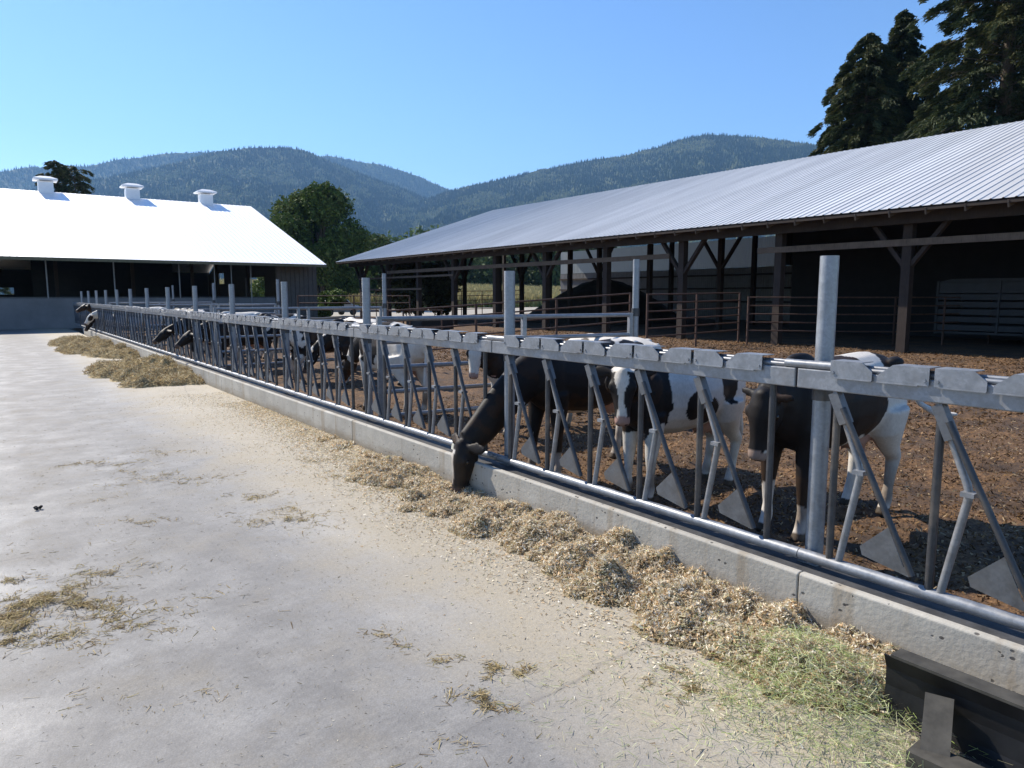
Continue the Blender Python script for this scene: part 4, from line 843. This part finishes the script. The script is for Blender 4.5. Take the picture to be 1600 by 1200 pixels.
conifer('fir_tree',gpt(1455,66),17.5,15.0,5,'shorter fir filling the gap between the tall firs',nb=220,per=1200,droop=0.3,shape=0.6,skip=0.04)
broadleaf('maple_tree',gpt(500,95),16.9,12.0,80000,0.17,34,'big round dark green tree between the two barns',lob=34,trunk_h=0.12)
broadleaf('broadleaf_tree',gpt(610,120),12.0,13.0,22000,0.26,9,'paler green tree just behind the tip of the silver roof',[(0.07,0.11,0.03),(0.10,0.14,0.04),(0.14,0.17,0.06)],0.15)
broadleaf('broadleaf_tree',gpt(560,112),8.5,10.0,15000,0.25,10,'low bushy tree at the foot of the big round tree',GP,0.1)
broadleaf('broadleaf_tree',gpt(445,100),7.0,9.0,12000,0.25,14,'low dark tree behind the brown end wall',GP,0.1)
conifer('pine_tree',gpt(100,90),18.6,6.5,6,'thin pine behind the first white roof vent',nb=130,per=420,skip=0.15,droop=0.1,shape=0.35)
conifer('pine_tree',gpt(130,92),18.3,8.5,7,'open branched pine just right of the first white roof vent',nb=120,per=420,skip=0.2,droop=0.12,shape=0.3)
conifer('pine_tree',gpt(-14,92),20.8,6.5,8,'pine cut by the left edge of the photo',nb=70,per=300,skip=0.2,droop=0.2,shape=0.4)
bg_=tag(empty('x'),None); bpy.data.objects.remove(bg_)
broadleaf('bush',gpt(508,60),2.6,3.4,5000,0.12,21,'light green bush beside the parked silver car',[(0.10,0.16,0.03),(0.14,0.20,0.05),(0.08,0.12,0.03)],0.1,8,'bush')
broadleaf('bush',gpt(648,58),4.6,7.0,12000,0.16,22,'grey green bush beyond the far end of the open barn',[(0.06,0.075,0.035),(0.09,0.10,0.05),(0.12,0.13,0.06)],0.1,10,'bush')
# distant wood beyond the maize
L=[]; r=random.Random(5)
for i in range(60):
    px=430+r.random()*520; dep=r.uniform(190,235); hh=r.uniform(13,23); x,y,_=gp(px,dep); wd=r.uniform(8,13); lobes=[(x+r.uniform(-.3,.3)*wd,y+r.uniform(-.3,.3)*wd,hh*r.uniform(0.35,0.85),wd*0.35,wd*0.35,wd*0.35) for _ in range(5)]+[(x,y,hh*0.35,wd*0.4,wd*0.4,hh*0.35)]
    sh=r.choice([0.8,1.0,1.3,1.9]); L.append(leaf_cloud(lobes,1500,0.6,[tuple(q*sh for q in p) for p in [(0.05,0.075,0.028),(0.07,0.10,0.035),(0.10,0.13,0.05)]],40+i))
V,F,c=merge(L); tag(np_mesh('distant_wood',V,F,M['leaf'],c),kind='stuff')
# maize field on rising ground
x=np.linspace(30,150,40); y=np.linspace(95,170,30); X,Y=np.meshgrid(x,y)
def fz(x,y): return np.clip((y-95)*0.05,0,4)-0.1
tag(grid_mesh('field',X,Y,fz(X,Y),simple('stubble',(0.30,0.26,0.12),0.9,0,0.2,2)),kind='structure')
r=np.random.default_rng(77); n=45000; x=r.uniform(32,140,n); y=95+75*r.random(n)**1.4; z=fz(x,y); hh=r.uniform(1.5,2.3,n)
D=unit(np.stack([r.normal(0,.25,n),r.normal(0,.25,n),np.ones(n)],1)); S=unit(np.cross(D,r.normal(size=(n,3))))
V,F=cards(np.stack([x,y,z+hh*0.5],1),D,S,hh*0.5,np.full(n,0.09)); pal=np.array([(0.20,0.24,0.07),(0.30,0.30,0.10),(0.14,0.20,0.05)])
c=np.repeat(pal[r.integers(0,3,n)]*r.uniform(.7,1.2,(n,1)),4,0); top=np.tile(np.array([0,1,1,0]),n)[:,None]; c=np.where(top==1,np.array([[0.50,0.42,0.20]]),c)
tag(np_mesh('maize',V,F,M['leaf'],c),kind='stuff')

# ================================================================ HAZE
hz=MB().box((-5200,-60,-1.5),(8500,6800,1350)).build('haze',M['white']); tag(hz,kind='stuff')
t=NT('haze'); t.t.nodes.remove(t.b); pv=t.n('ShaderNodeVolumePrincipled'); pv.inputs['Color'].default_value=(0.30,0.58,1.0,1); pv.inputs['Density'].default_value=0.000085; pv.inputs['Anisotropy'].default_value=0.2
t.l(pv.outputs[0],t.t.nodes['Material Output'].inputs['Volume']); hz.data.materials.clear(); hz.data.materials.append(t.m)
bpy.context.scene.cycles.volume_bounces=0
